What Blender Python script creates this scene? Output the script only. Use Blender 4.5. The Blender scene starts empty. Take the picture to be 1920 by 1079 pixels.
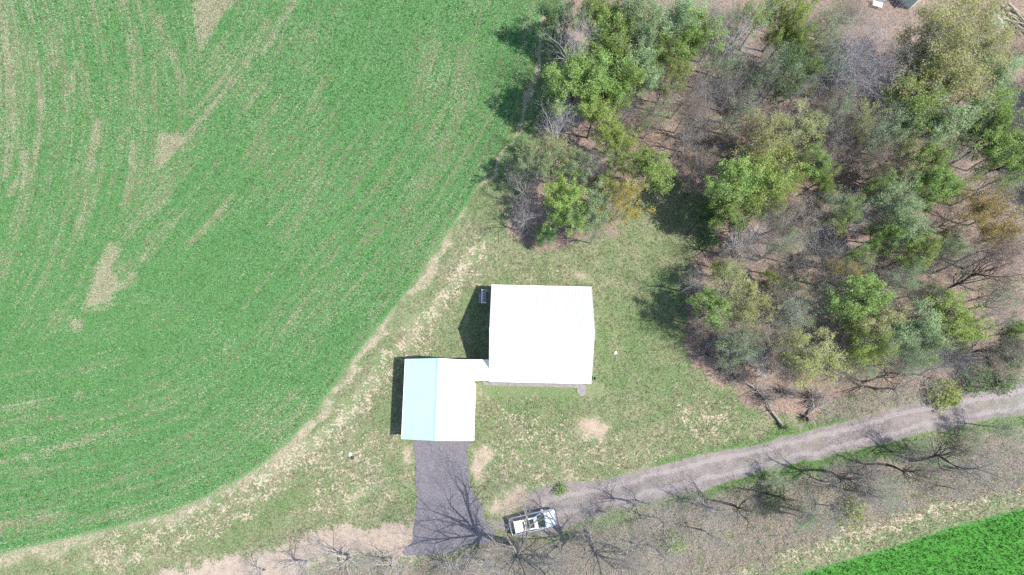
import bpy, math, random
import numpy as np
from math import radians as R_, sin, cos, pi
from mathutils import Vector, Matrix

# ------------------------------------------------------------------ camera, sky, sun, exposure
SC = bpy.context.scene
FPX, CAM_H, PITCH, ROLL = 1378.3, 70.6, R_(9.744), R_(-0.238)
CAM_R = Matrix.Rotation(ROLL, 3, 'Y') @ Matrix.Rotation(PITCH, 3, 'X')
cam_d = bpy.data.cameras.new('camera')
cam = bpy.data.objects.new('camera', cam_d)
SC.collection.objects.link(cam)
cam.matrix_world = Matrix.Translation((0, 0, CAM_H)) @ CAM_R.to_4x4()
cam_d.sensor_width = 36.0
cam_d.lens = 36.0 * FPX / 1920.0
cam_d.clip_start, cam_d.clip_end = 0.5, 4000
SC.camera = cam
SUN_EL, SUN_AZ = R_(59), R_(-12.8)          # azimuth counter-clockwise from +x
world = bpy.data.worlds.new('World'); SC.world = world
world.use_nodes = True
wn = world.node_tree
bg = wn.nodes['Background']
sky = wn.nodes.new('ShaderNodeTexSky')
sky.sky_type = 'NISHITA'; sky.sun_disc = False
sky.sun_elevation = SUN_EL; sky.sun_rotation = pi / 2 - SUN_AZ
wn.links.new(sky.outputs[0], bg.inputs[0])
bg.inputs[1].default_value = 0.15
sun_d = bpy.data.lights.new('sun', 'SUN'); sun_d.energy = 4.3; sun_d.angle = R_(0.5); sun_d.color = (1, .965, .90)
sun = bpy.data.objects.new('sun', sun_d); SC.collection.objects.link(sun)
to_sun = Vector((cos(SUN_EL) * cos(SUN_AZ), cos(SUN_EL) * sin(SUN_AZ), sin(SUN_EL)))
sun.rotation_euler = to_sun.to_track_quat('Z', 'Y').to_euler()
sun.location = (40, -20, 80)
vs = SC.view_settings
vs.view_transform = 'Standard'; vs.look = 'None'; vs.gamma = 1; vs.use_curve_mapping = False
vs.exposure = 0.85
SC.cycles.use_denoising = False
SC.cycles.max_bounces = 5; SC.cycles.diffuse_bounces = 2; SC.cycles.transmission_bounces = 3
SC.cycles.transparent_max_bounces = 4

# ------------------------------------------------------------------ helpers
COL = SC.collection
RM = np.array(CAM_R)
def U(px, py, h=0.0):
    """point of the world at height h that the survey photo shows at px, py"""
    d = RM @ np.array([(px - 960) / FPX, -(py - 539.5) / FPX, -1.0])
    t = (h - CAM_H) / d[2]
    return Vector((d[0] * t, d[1] * t, h))
def Uxy(px, py, h=0.0):
    v = U(px, py, h); return (v.x, v.y)
def to_px(x, y):
    q = np.stack([x, y, np.full_like(x, -CAM_H)], -1) @ RM
    return 960 + FPX * q[..., 0] / -q[..., 2], 539.5 - FPX * q[..., 1] / -q[..., 2]
def poly(pts): return np.array([Uxy(*p) for p in pts])

def tag(o, label=None, cat=None, group=None, kind=None):
    if label: o['label'] = label
    if cat: o['category'] = cat
    if group: o['group'] = group
    if kind: o['kind'] = kind
    return o
def empty(name, loc, rz=0.0, **k):
    o = bpy.data.objects.new(name, None); COL.objects.link(o)
    o.location = loc; o.rotation_euler = (0, 0, rz); o.empty_display_size = .3
    return tag(o, **k)
def link(name, me, parent=None, loc=None, rz=0):
    o = bpy.data.objects.new(name, me); COL.objects.link(o)
    if parent: o.parent = parent
    if loc is not None: o.location = loc; o.rotation_euler = (0, 0, rz)
    return o
def np_mesh(name, V, F, mat, smooth=False):
    """F: (n,3) or (n,4) array of equal sided faces"""
    V = np.asarray(V, np.float32); F = np.asarray(F, np.int32)
    me = bpy.data.meshes.new(name)
    k = F.shape[1]
    me.vertices.add(len(V)); me.vertices.foreach_set('co', V.ravel())
    me.loops.add(F.size); me.loops.foreach_set('vertex_index', F.ravel())
    me.polygons.add(len(F)); me.polygons.foreach_set('loop_start', np.arange(0, F.size, k, dtype=np.int32))
    me.polygons.foreach_set('loop_total', np.full(len(F), k, np.int32))
    if smooth: me.polygons.foreach_set('use_smooth', np.ones(len(F), bool))
    me.update(calc_edges=True)
    if mat: me.materials.append(mat)
    return me

class MB:
    """collects boxes, prisms and tubes into one mesh"""
    def __init__(s): s.v = []; s.f = []
    def add(s, vs_, fs_):
        n = len(s.v); s.v += [tuple(v) for v in vs_]; s.f += [tuple(i + n for i in f) for f in fs_]; return s
    def box(s, x0, x1, y0, y1, z0, z1):
        return s.add([(x0,y0,z0),(x1,y0,z0),(x1,y1,z0),(x0,y1,z0),(x0,y0,z1),(x1,y0,z1),(x1,y1,z1),(x0,y1,z1)],
                     [(0,3,2,1),(4,5,6,7),(0,1,5,4),(1,2,6,5),(2,3,7,6),(3,0,4,7)])
    def slab(s, q, t):
        """four corners (counter-clockwise from above) and a thickness downwards along the normal"""
        q = [Vector(p) for p in q]; n = (q[1]-q[0]).cross(q[3]-q[0]).normalized()
        lo = [p - n*t for p in q]
        return s.add(lo + q, [(0,3,2,1),(4,5,6,7),(0,1,5,4),(1,2,6,5),(2,3,7,6),(3,0,4,7)])
    def tube(s, p0, p1, r0, r1=None, n=8, caps=True):
        p0, p1 = Vector(p0), Vector(p1); r1 = r0 if r1 is None else r1
        d = (p1-p0).normalized(); a = d.orthogonal().normalized(); b = d.cross(a)
        v = []
        for p, r in ((p0, r0), (p1, r1)):
            v += [p + (a*cos(2*pi*i/n) + b*sin(2*pi*i/n))*r for i in range(n)]
        f = [(i, (i+1) % n, n+(i+1) % n, n+i) for i in range(n)]
        if caps: f += [tuple(range(n-1, -1, -1)), tuple(range(n, 2*n))]
        return s.add(v, f)
    def prism(s, prof, axis, a0, a1):
        """profile of 2D points swept along an axis between a0 and a1"""
        m = len(prof)
        def P(u, w, a): return {'x': (a, u, w), 'y': (u, a, w), 'z': (u, w, a)}[axis]
        v = [P(u, w, a0) for u, w in prof] + [P(u, w, a1) for u, w in prof]
        f = [(i, (i+1) % m, m+(i+1) % m, m+i) for i in range(m)] + [tuple(range(m-1, -1, -1)), tuple(range(m, 2*m))]
        return s.add(v, f)
    def build(s, name, mat, parent=None, bevel=0, smooth=False, loc=None, rz=0):
        me = bpy.data.meshes.new(name); me.from_pydata(s.v, [], s.f); me.materials.append(mat); me.update()
        import bmesh
        bm = bmesh.new(); bm.from_mesh(me)
        bmesh.ops.recalc_face_normals(bm, faces=bm.faces)
        if bevel: bmesh.ops.bevel(bm, geom=list(bm.edges), offset=bevel, segments=2, affect='EDGES', profile=.6)
        bm.to_mesh(me); bm.free()
        if smooth:
            for p in me.polygons: p.use_smooth = True
        return link(name, me, parent, loc, rz)

# ------------------------------------------------------------------ material helpers
class NT:
    def __init__(s, name):
        s.m = bpy.data.materials.new(name); s.m.use_nodes = True
        s.t = s.m.node_tree; s.b = s.t.nodes['Principled BSDF']; s.out = s.t.nodes['Material Output']
        s.b.inputs['Specular IOR Level'].default_value = .25
    def n(s, typ, **k):
        nd = s.t.nodes.new(typ)
        for a, v in k.items(): setattr(nd, a, v)
        return nd
    def put(s, sock, v):
        if hasattr(v, 'links'): s.t.links.new(v, sock)
        elif isinstance(v, (tuple, list)) and len(v) == 3 and sock.type == 'RGBA': sock.default_value = (*v, 1)
        else: sock.default_value = v
    def pos(s): return s.n('ShaderNodeNewGeometry').outputs['Position']
    def obj(s): return s.n('ShaderNodeTexCoord').outputs['Object']
    def noise(s, vec, scale, detail=2, rough=.5, dist=0):
        nd = s.n('ShaderNodeTexNoise'); s.put(nd.inputs['Vector'], vec); nd.inputs['Scale'].default_value = scale
        nd.inputs['Detail'].default_value = detail; nd.inputs['Roughness'].default_value = rough
        nd.inputs['Distortion'].default_value = dist
        return nd.outputs['Fac']
    def math(s, op, a, b=0.0, c=None, clamp=False):
        nd = s.n('ShaderNodeMath', operation=op, use_clamp=clamp); s.put(nd.inputs[0], a); s.put(nd.inputs[1], b)
        if c is not None: s.put(nd.inputs[2], c)
        return nd.outputs[0]
    def step(s, x, lo, hi, a=0.0, b=1.0):
        nd = s.n('ShaderNodeMapRange', interpolation_type='SMOOTHSTEP')
        s.put(nd.inputs['Value'], x); s.put(nd.inputs['From Min'], lo); s.put(nd.inputs['From Max'], hi)
        s.put(nd.inputs['To Min'], a); s.put(nd.inputs['To Max'], b)
        return nd.outputs['Result']
    def mix(s, f, a, b, mode='MIX'):
        nd = s.n('ShaderNodeMix', data_type='RGBA', blend_type=mode)
        s.put(nd.inputs['Factor'], f); s.put(nd.inputs['A'], a) if False else s.put(nd.inputs[6], a); s.put(nd.inputs[7], b)
        return nd.outputs[2]
    def attr(s, name):
        return s.n('ShaderNodeAttribute', attribute_name=name)
    def sep(s, v):
        nd = s.n('ShaderNodeSeparateXYZ'); s.put(nd.inputs[0], v); return nd.outputs
    def comb(s, x, y, z=0.0):
        nd = s.n('ShaderNodeCombineXYZ'); s.put(nd.inputs[0], x); s.put(nd.inputs[1], y); s.put(nd.inputs[2], z)
        return nd.outputs[0]
    def bump(s, h, strength, dist):
        nd = s.n('ShaderNodeBump'); nd.inputs['Strength'].default_value = strength
        nd.inputs['Distance'].default_value = dist; s.put(nd.inputs['Height'], h)
        s.t.links.new(nd.outputs[0], s.b.inputs['Normal'])
    def col(s, c): s.put(s.b.inputs['Base Color'], c)
    def rough(s, v): s.put(s.b.inputs['Roughness'], v)

def simple(name, col, rough=.6, metal=0.0, var=.12, scale=3.0, dirt=None, spec=.3):
    k = NT(name); P = k.obj()
    f = k.noise(P, scale, 4, .6)
    lo = tuple(c*(1-var) for c in col); hi = tuple(min(1, c*(1+var)) for c in col)
    c = k.mix(k.step(f, .3, .7), lo, hi)
    if dirt:
        g = k.noise(P, scale*.23, 5, .7)
        c = k.mix(k.step(g, .52, .72, 0, .6), c, dirt)
    k.col(c); k.rough(rough); k.b.inputs['Metallic'].default_value = metal
    k.b.inputs['Specular IOR Level'].default_value = spec
    return k.m

# ------------------------------------------------------------------ ground colours: one material for every sheet of earth
def ground_material():
    k = NT('earth'); P = k.pos()
    A, B, Rw, D = k.attr('mask_a'), k.attr('mask_b'), k.attr('rows'), k.attr('mask_c')
    sq = k.sep(k.attr('mask_d').outputs['Vector'])
    sa, sb, sr, sd = k.sep(A.outputs['Vector']), k.sep(B.outputs['Vector']), k.sep(Rw.outputs['Vector']), k.sep(D.outputs['Vector'])
    crop, bare, litter = sa[0], sa[1], sa[2]
    straw, lush, cropb = sb[0], sb[1], sb[2]
    u, v, wedge = sr[0], sr[1], sr[2]
    gravel, sand, brush = sd[0], sd[1], sd[2]
    nf = k.noise(P, 4.3, 3, .75)          # tuft sized
    ng = k.noise(P, 9.0, 2, .7)
    nm = k.noise(P, 1.1, 4, .65)
    nb = k.noise(P, .16, 3, .6)
    nc = k.noise(P, .45, 4, .7, .6)
    # rough grass
    g = k.mix(k.step(ng, .35, .65), (.078, .114, .050), (.182, .238, .112))
    g = k.mix(k.step(nc, .35, .7), g, k.mix(k.step(nf, .35, .65), (.155, .150, .090), (.275, .262, .170)))
    g = k.mix(k.math('MULTIPLY', lush, k.step(nm, .3, .55, .35, 1), clamp=True), g, k.mix(k.step(ng, .35, .65), (.050, .105, .030), (.115, .205, .065)))
    # straw speckles
    thr = k.math('SUBTRACT', .80, k.math('MULTIPLY', k.math('ADD', straw, k.math('MULTIPLY', k.math('SUBTRACT', nm, .5), 1.8)), .50))
    sc_ = k.mix(k.step(ng, .3, .7), (.24, .20, .14), (.50, .425, .325))
    col = k.mix(k.step(nf, thr, k.math('ADD', thr, .10)), g, sc_)
    # bare tan earth
    bc = k.mix(k.step(nm, .3, .7), (.30, .220, .172), (.40, .305, .248))
    bc = k.mix(k.step(ng, .5, .75), bc, (.45, .38, .30))
    bc = k.mix(k.step(ng, .30, .42, .7, 0), bc, (.17, .14, .09))
    thb = k.math('SUBTRACT', 1.02, bare)
    col = k.mix(k.step(k.math('ADD', k.math('MULTIPLY', nf, .5), k.math('ADD', k.math('MULTIPLY', nm, .2), k.math('MULTIPLY', ng, .3))), k.math('SUBTRACT', thb, .03), k.math('ADD', thb, .14), 0, .84), col, bc)
    # brush floor: grey brown thatch with green
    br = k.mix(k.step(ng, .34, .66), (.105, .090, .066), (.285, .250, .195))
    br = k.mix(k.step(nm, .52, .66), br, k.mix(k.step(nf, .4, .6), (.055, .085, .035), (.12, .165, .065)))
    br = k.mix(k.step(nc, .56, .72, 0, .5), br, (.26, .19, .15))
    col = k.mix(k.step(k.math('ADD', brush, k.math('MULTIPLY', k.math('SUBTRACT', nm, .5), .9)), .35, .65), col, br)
    # leaf litter
    li = k.mix(k.step(ng, .33, .67), (.095, .068, .056), (.295, .225, .185))
    li = k.mix(k.step(nc, .35, .65), li, k.mix(k.step(nf, .35, .65), (.15, .095, .072), (.33, .25, .20)))
    li = k.mix(k.step(nb, .52, .66, 0, .55), li, k.mix(k.step(nf, .4, .62), (.055, .075, .035), (.15, .16, .085)))
    col = k.mix(k.step(k.math('ADD', litter, k.math('MULTIPLY', k.math('SUBTRACT', nm, .5), .8)), .38, .62), col, li)
    # sandy haul road
    sn = k.mix(k.step(nm, .3, .7), (.285, .225, .182), (.37, .300, .245))
    sn = k.mix(k.step(k.math('ADD', k.math('MULTIPLY', nf, .5), k.math('MULTIPLY', nm, .5)), .53, .62, 0, .8), sn, (.17, .17, .10))
    sn = k.mix(k.step(ng, .60, .72, 0, .6), sn, (.50, .43, .36))
    sn = k.mix(k.step(ng, .28, .42, .6, 0), sn, (.14, .12, .09))
    col = k.mix(k.step(k.math('ADD', sand, k.math('ADD', k.math('MULTIPLY', k.math('SUBTRACT', nf, .5), 1.3), k.math('MULTIPLY', k.math('SUBTRACT', nm, .5), 1.3))), .42, .58), col, sn)
    # gravel track
    gr = k.mix(k.step(nm, .3, .7), (.150, .130, .124), (.215, .188, .180))
    gr = k.mix(k.math('MULTIPLY', k.step(k.math('ADD', sq[0], k.math('MULTIPLY', k.math('SUBTRACT', nm, .5), .9)), .3, .7), .75), gr, k.mix(k.step(ng, .3, .7), (.220, .192, .188), (.300, .268, .262)))
    gr = k.mix(k.step(ng, .45, .75, 0, .55), gr, (.38, .34, .31))
    gr = k.mix(k.step(nc, .55, .7, 0, .45), gr, (.15, .12, .115))
    col = k.mix(k.step(k.math('ADD', gravel, k.math('MULTIPLY', k.math('SUBTRACT', nf, .5), .75)), .42, .58), col, gr)
    # drilled crop: bare rows follow the drill
    s1 = k.noise(k.comb(k.math('MULTIPLY', u, 4.6), k.math('MULTIPLY', v, .16)), 1.0, 3, .65)
    s2 = k.noise(k.comb(k.math('MULTIPLY', u, 1.6), k.math('MULTIPLY', v, .07), 7.0), 1.0, 3, .65)
    st = k.math('ADD', k.math('MULTIPLY', s1, .62), k.math('MULTIPLY', s2, .38))
    st = k.math('ADD', k.math('MULTIPLY', st, .38), k.math('ADD', k.math('MULTIPLY', nf, .30), k.math('MULTIPLY', ng, .32)))
    st = k.math('ADD', st, k.math('MULTIPLY', k.math('SUBTRACT', nb, .5), .12))
    st = k.math('ADD', st, k.math('MULTIPLY', wedge, .125))
    cg = k.mix(k.step(ng, .36, .64), (.042, .115, .036), (.100, .220, .076))
    cg = k.mix(k.step(nc, .4, .75, 0, .6), cg, k.mix(k.step(nf, .4, .6), (.050, .120, .038), (.118, .220, .080)))
    sl = k.mix(k.step(ng, .35, .65), (.13, .14, .075), (.35, .32, .235))
    cc = k.mix(k.math('MULTIPLY', k.step(st, .528, .60), .80), cg, sl)
    # neighbour's denser crop
    cb = k.mix(k.step(ng, .36, .64), (.032, .115, .020), (.070, .205, .038))
    cb = k.mix(k.step(nm, .35, .7, 0, .5), cb, (.07, .26, .035))
    cc = k.mix(cropb, cc, cb)
    col = k.mix(k.step(k.math('ADD', crop, k.math('MULTIPLY', k.math('SUBTRACT', nf, .5), .7)), .42, .58), col, cc)
    k.col(col); k.rough(.95); k.b.inputs['Specular IOR Level'].default_value = .1
    k.bump(k.math('ADD', nf, k.math('MULTIPLY', nm, .8)), .55, .12)
    return k.m
EARTH = ground_material()

def smooth_line(pts, n=10):
    P = poly(pts); out = []
    for i in range(len(P)-1):
        p0, p1, p2, p3 = P[max(i-1, 0)], P[i], P[i+1], P[min(i+2, len(P)-1)]
        for t in np.arange(n)/n:
            out.append(.5*((2*p1) + (-p0+p2)*t + (2*p0-5*p1+4*p2-p3)*t*t + (-p0+3*p1-3*p2+p3)*t**3))
    out.append(P[-1]); return np.array(out)
def line_dist(x, y, L):
    """distance, signed side (positive on the left of travel) and arc length of the nearest point"""
    best = np.full(x.shape, 1e9); side = np.zeros(x.shape); arc = np.zeros(x.shape); s = 0
    for a, b in zip(L[:-1], L[1:]):
        d = b-a; l = np.hypot(*d)+1e-9
        t = np.clip(((x-a[0])*d[0]+(y-a[1])*d[1])/(l*l), 0, 1)
        dx, dy = x-a[0]-t*d[0], y-a[1]-t*d[1]; dd = np.hypot(dx, dy)
        m = dd < best-1e-9
        best = np.where(m, dd, best); side = np.where(m, np.sign(d[0]*dy-d[1]*dx), side); arc = np.where(m, s+t*l, arc)
        s += l
    return best, side, arc
def inside(x, y, Pg):
    c = np.zeros(x.shape, bool); n = len(Pg)
    for i in range(n):
        x0, y0 = Pg[i]; x1, y1 = Pg[(i+1) % n]
        if abs(y1-y0) < 1e-9: continue
        c ^= ((y0 > y) != (y1 > y)) & (x < (x1-x0)*(y-y0)/(y1-y0)+x0)
    return c
def area(x, y, pts, soft=.6):
    """1 inside the outline, 0 outside, a ramp of `soft` metres either way"""
    Pg = poly(pts); d, _, _ = line_dist(x, y, np.vstack([Pg, Pg[:1]]))
    return np.clip(.5 + np.where(inside(x, y, Pg), d, -d)/(2*soft), 0, 1)
def strip(x, y, pts, w, soft=.5):
    d, _, _ = line_dist(x, y, smooth_line(pts, 6)); h_ = w/19.0/2; return np.clip((h_ + soft - d)/min(2*soft, h_+soft*.5), 0, 1)

FIELD_EDGE = smooth_line([(1060,-160),(1035,-60),(1012,60),(988,140),(962,230),(925,305),(884,378),(842,440),(800,502),(755,565),(705,625),(655,690),(610,755),(560,815),(500,868),(425,918),(340,957),(230,990),(120,1016),(0,1043),(-140,1070),(-600,1150)])
FIELD_B = smooth_line([(1330,1170),(1440,1098),(1560,1058),(1700,1016),(1800,984),(1930,950),(2100,905),(2500,800)])
TRACK = [(1030,955),(1085,942),(1150,927),(1230,907),(1310,887),(1400,864),(1500,840),(1600,815),(1700,790),(1800,772),(1930,745),(2060,716),(2500,640)]
SEAM = smooth_line([(460,-300),(440,-60),(397,70),(322,285),(240,405),(205,475),(150,592),(60,650),(-120,720),(-600,900)])
FOREST = [(1080,-200),(1062,-40),(1048,100),(1022,200),(1012,262),(985,330),(962,400),(968,470),(1050,462),(1150,432),(1190,340),(1262,330),(1322,372),(1345,440),(1300,486),(1288,560),(1284,650),(1312,692),(1372,722),(1412,765),(1452,792),(1505,792),(1560,752),(1640,735),(1760,742),(1830,738),(1930,700),(2500,600),(2500,-300)]
DRIVE = [(776,822),(874,822),(875,850),(879,882),(884,915),(897,938),(906,950),(909,972),(922,990),(930,1004),(915,1018),(880,1024),(840,1038),(800,1041),(757,1041),(762,1028),(773,1016),(776,985),(782,940),(780,905),(779,868)]

def field_masks(x, y):
    px, py = to_px(x, y)
    d, s, arc = line_dist(x, y, FIELD_EDGE)
    sd = -d*s                                    # the crop lies on the right hand of travel (west)
    dB, sB, aB = line_dist(x, y, FIELD_B)
    sdB = -dB*sB
    crop = np.clip(.42 + sd/2.6, 0, 1)
    cropb = np.clip(.5 + sdB/1.2, 0, 1)
    isB = (sdB > -1.5) & (x > 0)
    crop = np.where(isB, cropb, crop)
    # drill rows
    dS, sS, _ = line_dist(x, y, SEAM)
    west = (-sS > 0)
    u2 = (px - 30*(1-((np.clip(py, -200, 700)-180)/200)**2))/19.0
    u = np.where(west, u2 + 300, sd); v = np.where(west, py/19.0, arc)
    wedge = np.zeros_like(x)
    for pg in ([(363,-20),(372,60),(379,92),(402,48),(440,0),(380,-20)], [(297,254),(333,250),(352,262),(294,322)],
               [(205,457),(224,470),(206,508),(229,530),(204,568),(155,579),(183,500)], [(135,598),(160,604),(150,622),(130,618)]):
        wedge = np.maximum(wedge, area(x, y, pg, .45)*1.05)
    for ln, w in (([(340,272),(400,200),(455,135),(520,60),(560,-10)], 9), ([(315,370),(280,405),(245,442)], 8), ([(345,395),(290,450),(240,528),(215,540)], 5),
                  ([(48,-10),(62,90),(78,190),(73,260),(58,320),(30,370)], 6), ([(-4,-10),(12,90),(22,170),(22,260),(10,330)], 5), ([(228,-10),(240,60),(250,120)], 5), ([(140,120),(136,180),(135,200)], 9),
                  ([(368,-10),(375,60)], 6), ([(250,130),(248,240),(246,330),(232,390)], 6), ([(300,30),(330,120),(345,180)], 6), ([(185,230),(170,330),(145,430)], 6),
                  ([(455,85),(420,140),(360,210)], 12), ([(500,40),(470,100),(430,150)], 12), ([(0,770),(80,752),(150,740)], 7), ([(0,835),(60,825)], 14), ([(0,868),(120,838),(240,800)], 6), ([(0,985),(60,970),(120,955)], 8),
                  ([(430,370),(400,410),(350,460)], 7), ([(40,270),(42,310),(20,365)], 8)):
        wedge = np.maximum(wedge, strip(x, y, ln, w*.7, .45)*(.05+.62*smooth_noise(u*1.3+500, v*1.1+500, 71)))
    wl = smooth_noise(x*.14, y*.14, 5)
    wedge = np.maximum(wedge, np.clip((wl-.62)*1.5, 0, .18))
    wedge += np.clip(1-sd/1.8, 0, 1)*.12*(~isB)
    # greener calm strip in the middle of the field, patchier toward the west
    wedge -= np.clip(1-np.abs(sd-17)/9, 0, 1)*.14
    wedge += np.clip((sd-22)/20, 0, 1)*.10
    return crop, cropb*isB, sd, sdB, u, v, wedge

def smooth_noise(x, y, seed):
    r = np.random.default_rng(seed); T = r.random((64, 64))
    xi, yi = np.floor(x).astype(int), np.floor(y).astype(int); fx, fy = x-xi, y-yi
    fx, fy = fx*fx*(3-2*fx), fy*fy*(3-2*fy)
    g = lambda a, b: T[a % 64, b % 64]
    return (g(xi, yi)*(1-fx)+g(xi+1, yi)*fx)*(1-fy)+(g(xi, yi+1)*(1-fx)+g(xi+1, yi+1)*fx)*fy

def masks(x, y):
    crop, cropb, sd, sdB, u, v, wedge = field_masks(x, y)
    # ragged outlines: every patch below is drawn through a gentle random warp
    wx_ = (smooth_noise(x*.55+100, y*.55+100, 61)-.5)*1.5+(smooth_noise(x*1.7+100, y*1.7+100, 62)-.5)*.7
    wy_ = (smooth_noise(x*.55+130, y*.55+130, 63)-.5)*1.5+(smooth_noise(x*1.7+130, y*1.7+130, 64)-.5)*.7
    x0_, y0_ = x, y; x, y = x+wx_, y+wy_
    bare = np.zeros_like(x); straw = np.full_like(x, .12); lush = np.zeros_like(x)
    def up(a, m): np.maximum(a, m, out=a)
    # wheel lines and worn spots
    up(bare, strip(x, y, [(915,448),(890,480),(860,520),(825,560),(795,598),(760,640),(735,675)], 14, .7)*.50)
    up(bare, strip(x, y, [(872,392),(835,450),(800,505),(760,560),(720,615),(680,665),(640,722),(590,785),(560,825)], 7, .8)*.58)
    up(bare, strip(x, y, [(835,560),(800,590),(770,600),(765,640)], 24, .8)*.45)
    up(bare, strip(x, y, [(905,455),(880,470),(870,500)], 6, .4)*.55)
    up(bare, strip(x, y, [(1030,10),(1010,110),(985,200),(960,262),(925,320),(895,360)], 7, .5)*.60)
    up(bare, strip(x, y, [(720,680),(680,735),(640,790),(590,830),(560,850),(480,905)], 20, 1.2)*.45)
    up(bare, strip(x, y, [(560,815),(520,858),(470,892),(400,932),(330,962),(250,982),(120,1022),(0,1052)], 13, 1.0)*.56)
    up(bare, strip(x, y, [(140,1062),(210,1048),(280,1036)], 10, .5)*.5)
    for a in (([(1088,778),(1120,770),(1152,785),(1160,812),(1138,838),(1105,836),(1086,812)], .66, .8), ([(1072,498),(1105,492),(1112,535),(1075,535)], .60, .6),
              ([(878,832),(925,820),(935,860),(920,900),(890,915),(880,880)], .64, .9), ([(752,828),(776,828),(780,880),(752,870)], .62, .4),
              ([(940,905),(1080,893),(1085,915),(1000,935),(1040,960),(940,975),(900,945)], .64, .9), ([(655,915),(690,910),(680,955),(650,965)], .60, .6),
              ([(905,770),(930,765),(930,800),(900,800)], .42, .8), ([(1170,850),(1200,850),(1195,890),(1168,890)], .42, .6), ([(1310,790),(1380,800),(1350,830),(1300,820)], .42, .9),
              ([(840,215),(880,210),(875,245),(830,240)], .50, .8)):
        up(bare, area(x, y, a[0], a[2])*a[1])
    up(straw, strip(x, y, [(900,470),(800,610),(720,700),(640,800),(540,880),(380,985),(200,1040)], 60, 1.5)*.62)
    up(straw, area(x, y, [(900,740),(1060,760),(1180,820),(1400,830),(1380,860),(1150,920),(930,960),(890,860)], 2)*.52)
    up(straw, area(x, y, [(1260,720),(1390,740),(1430,820),(1330,860),(1230,850)], 2)*.6)
    up(straw, area(x, y, [(560,840),(740,780),(770,960),(560,1000)], 2)*.55)
    up(straw, area(x, y, [(1000,480),(1110,470),(1110,535),(930,535)], 2)*.55)
    up(straw, np.clip(1-np.abs(sdB+2.0)/3.2, 0, 1)*.75*(x > 0))
    up(lush, strip(x, y, [(1250,882),(1330,858),(1400,838),(1480,818),(1560,800),(1640,778)], 16, .7))
    up(lush, strip(x, y, [(1330,915),(1420,890),(1520,868),(1600,850),(1680,830)], 26, .8))
    up(lush, strip(x, y, [(1840,805),(1930,785)], 30, .8)*.8)
    up(lush, area(x, y, [(1120,600),(1260,480),(1290,700),(1380,760),(1340,800),(1130,740)], 3)*.50)
    up(lush, area(x, y, [(900,540),(860,610),(880,670),(915,670)], 1)*.6)  # darker green painted in the outline of the barn's cast shadow
    up(lush, area(x, y, [(930,740),(1080,735),(1090,780),(1010,820),(930,790)], 2)*.45)
    up(lush, area(x, y, [(720,700),(750,690),(735,800),(700,800)], 2)*.5)
    up(lush, strip(x, y, [(600,900),(520,950),(400,1000),(250,1010)], 34, 1)*.5)
    up(lush, area(x, y, [(990,-100),(1050,-100),(1040,150),(1000,250),(950,330),(900,400),(880,390)], 1.5)*.9)
    litter = area(x, y, FOREST, .9)
    sand = area(x, y, [(270,1085),(380,1058),(470,1034),(560,1003),(640,985),(778,976),(775,1044),(640,1052),(560,1066),(520,1140),(200,1160)], 1.5)
    xt, yt = x0_+wx_*.22, y0_+wy_*.22
    dt, stt, at = line_dist(xt, yt, smooth_line(TRACK, 6))
    half = 1.15 + .35*smooth_noise(at*.2, at*0, 8) + .9*np.clip(1-at/6, 0, 1)
    gravel = np.clip(.5 + (half-dt)/1.0, 0, 1)
    up(gravel, area(x, y, [(915,975),(1060,935),(1090,955),(1050,985),(960,1012),(925,1008)], .7)*.75)
    mid = np.clip(1-np.abs(dt*stt-.05)/.38, 0, 1)*np.clip(smooth_noise(at*.35, at*0+3, 9)*1.9-.45, 0, 1)
    gravel = gravel*(1-.62*mid*(at > 3))
    rut = np.clip(1-np.abs(dt-.68)/.42, 0, 1)
    brush = area(x, y, [(1050,1010),(1200,960),(1350,925),(1500,893),(1650,860),(1780,825),(1930,800),(2300,740),(2300,830),(1930,905),(1700,968),(1520,1020),(1400,1070),(1300,1150),(300,1300),(430,1075),(560,1070),(700,1052),(830,1050),(940,1010)], 1.0)*.85
    verge_strip = area(x, y, [(1560,745),(1900,712),(1930,735),(1750,765),(1640,785),(1520,800)], 1)*.7  # brush floor on the strip between the wood and the track
    up(brush, verge_strip)
    return dict(mask_a=(crop, bare, litter), mask_b=(straw, lush, cropb), mask_c=(gravel, sand, brush), rows=(u, v, wedge), mask_d=(rut, rut*0, rut*0)), sd, sdB, dt-half

def sheet(name, xs, ys, z, keep=None):
    X, Y = np.meshgrid(xs, ys, indexing='ij')
    M, sd, sdB, tr = masks(X, Y)
    nx, ny = X.shape
    V = np.stack([X, Y, np.full_like(X, z)], -1).reshape(-1, 3)
    idx = np.arange(nx*ny).reshape(nx, ny)
    F = np.stack([idx[:-1, :-1], idx[1:, :-1], idx[1:, 1:], idx[:-1, 1:]], -1).reshape(-1, 4)
    sel = np.arange(nx*ny)
    if keep:
        kk = keep(sd, sdB, tr, X, Y).reshape(-1)
        F = F[kk[F].all(1)]
        used = np.unique(F); mp = np.zeros(nx*ny, int); mp[used] = np.arange(len(used)); F = mp[F]; V = V[used]; sel = used
    me = np_mesh(name, V, F, EARTH)
    for an, comps in M.items():
        a = me.attributes.new(an, 'FLOAT_VECTOR', 'POINT')
        a.data.foreach_set('vector', np.stack([c.reshape(-1)[sel] for c in comps], -1).astype(np.float32).ravel())
    o = link(name, me); tag(o, kind='structure'); return o
def axis(a, b, st, far):
    mid = np.arange(a, b+1e-6, st); g = np.array([2, 5, 10, 20, 40, 80, 160, 320, 700.])
    g = g[g < far]
    return np.concatenate([a-g[::-1], mid, b+g])
XS, YS = axis(-58, 60, .25, 1e9), axis(-24, 52, .25, 1e9)
sheet('ground', XS, YS, 0.0)
XF, YF = axis(-58, 60, .25, 60), axis(-24, 52, .25, 60)
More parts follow.
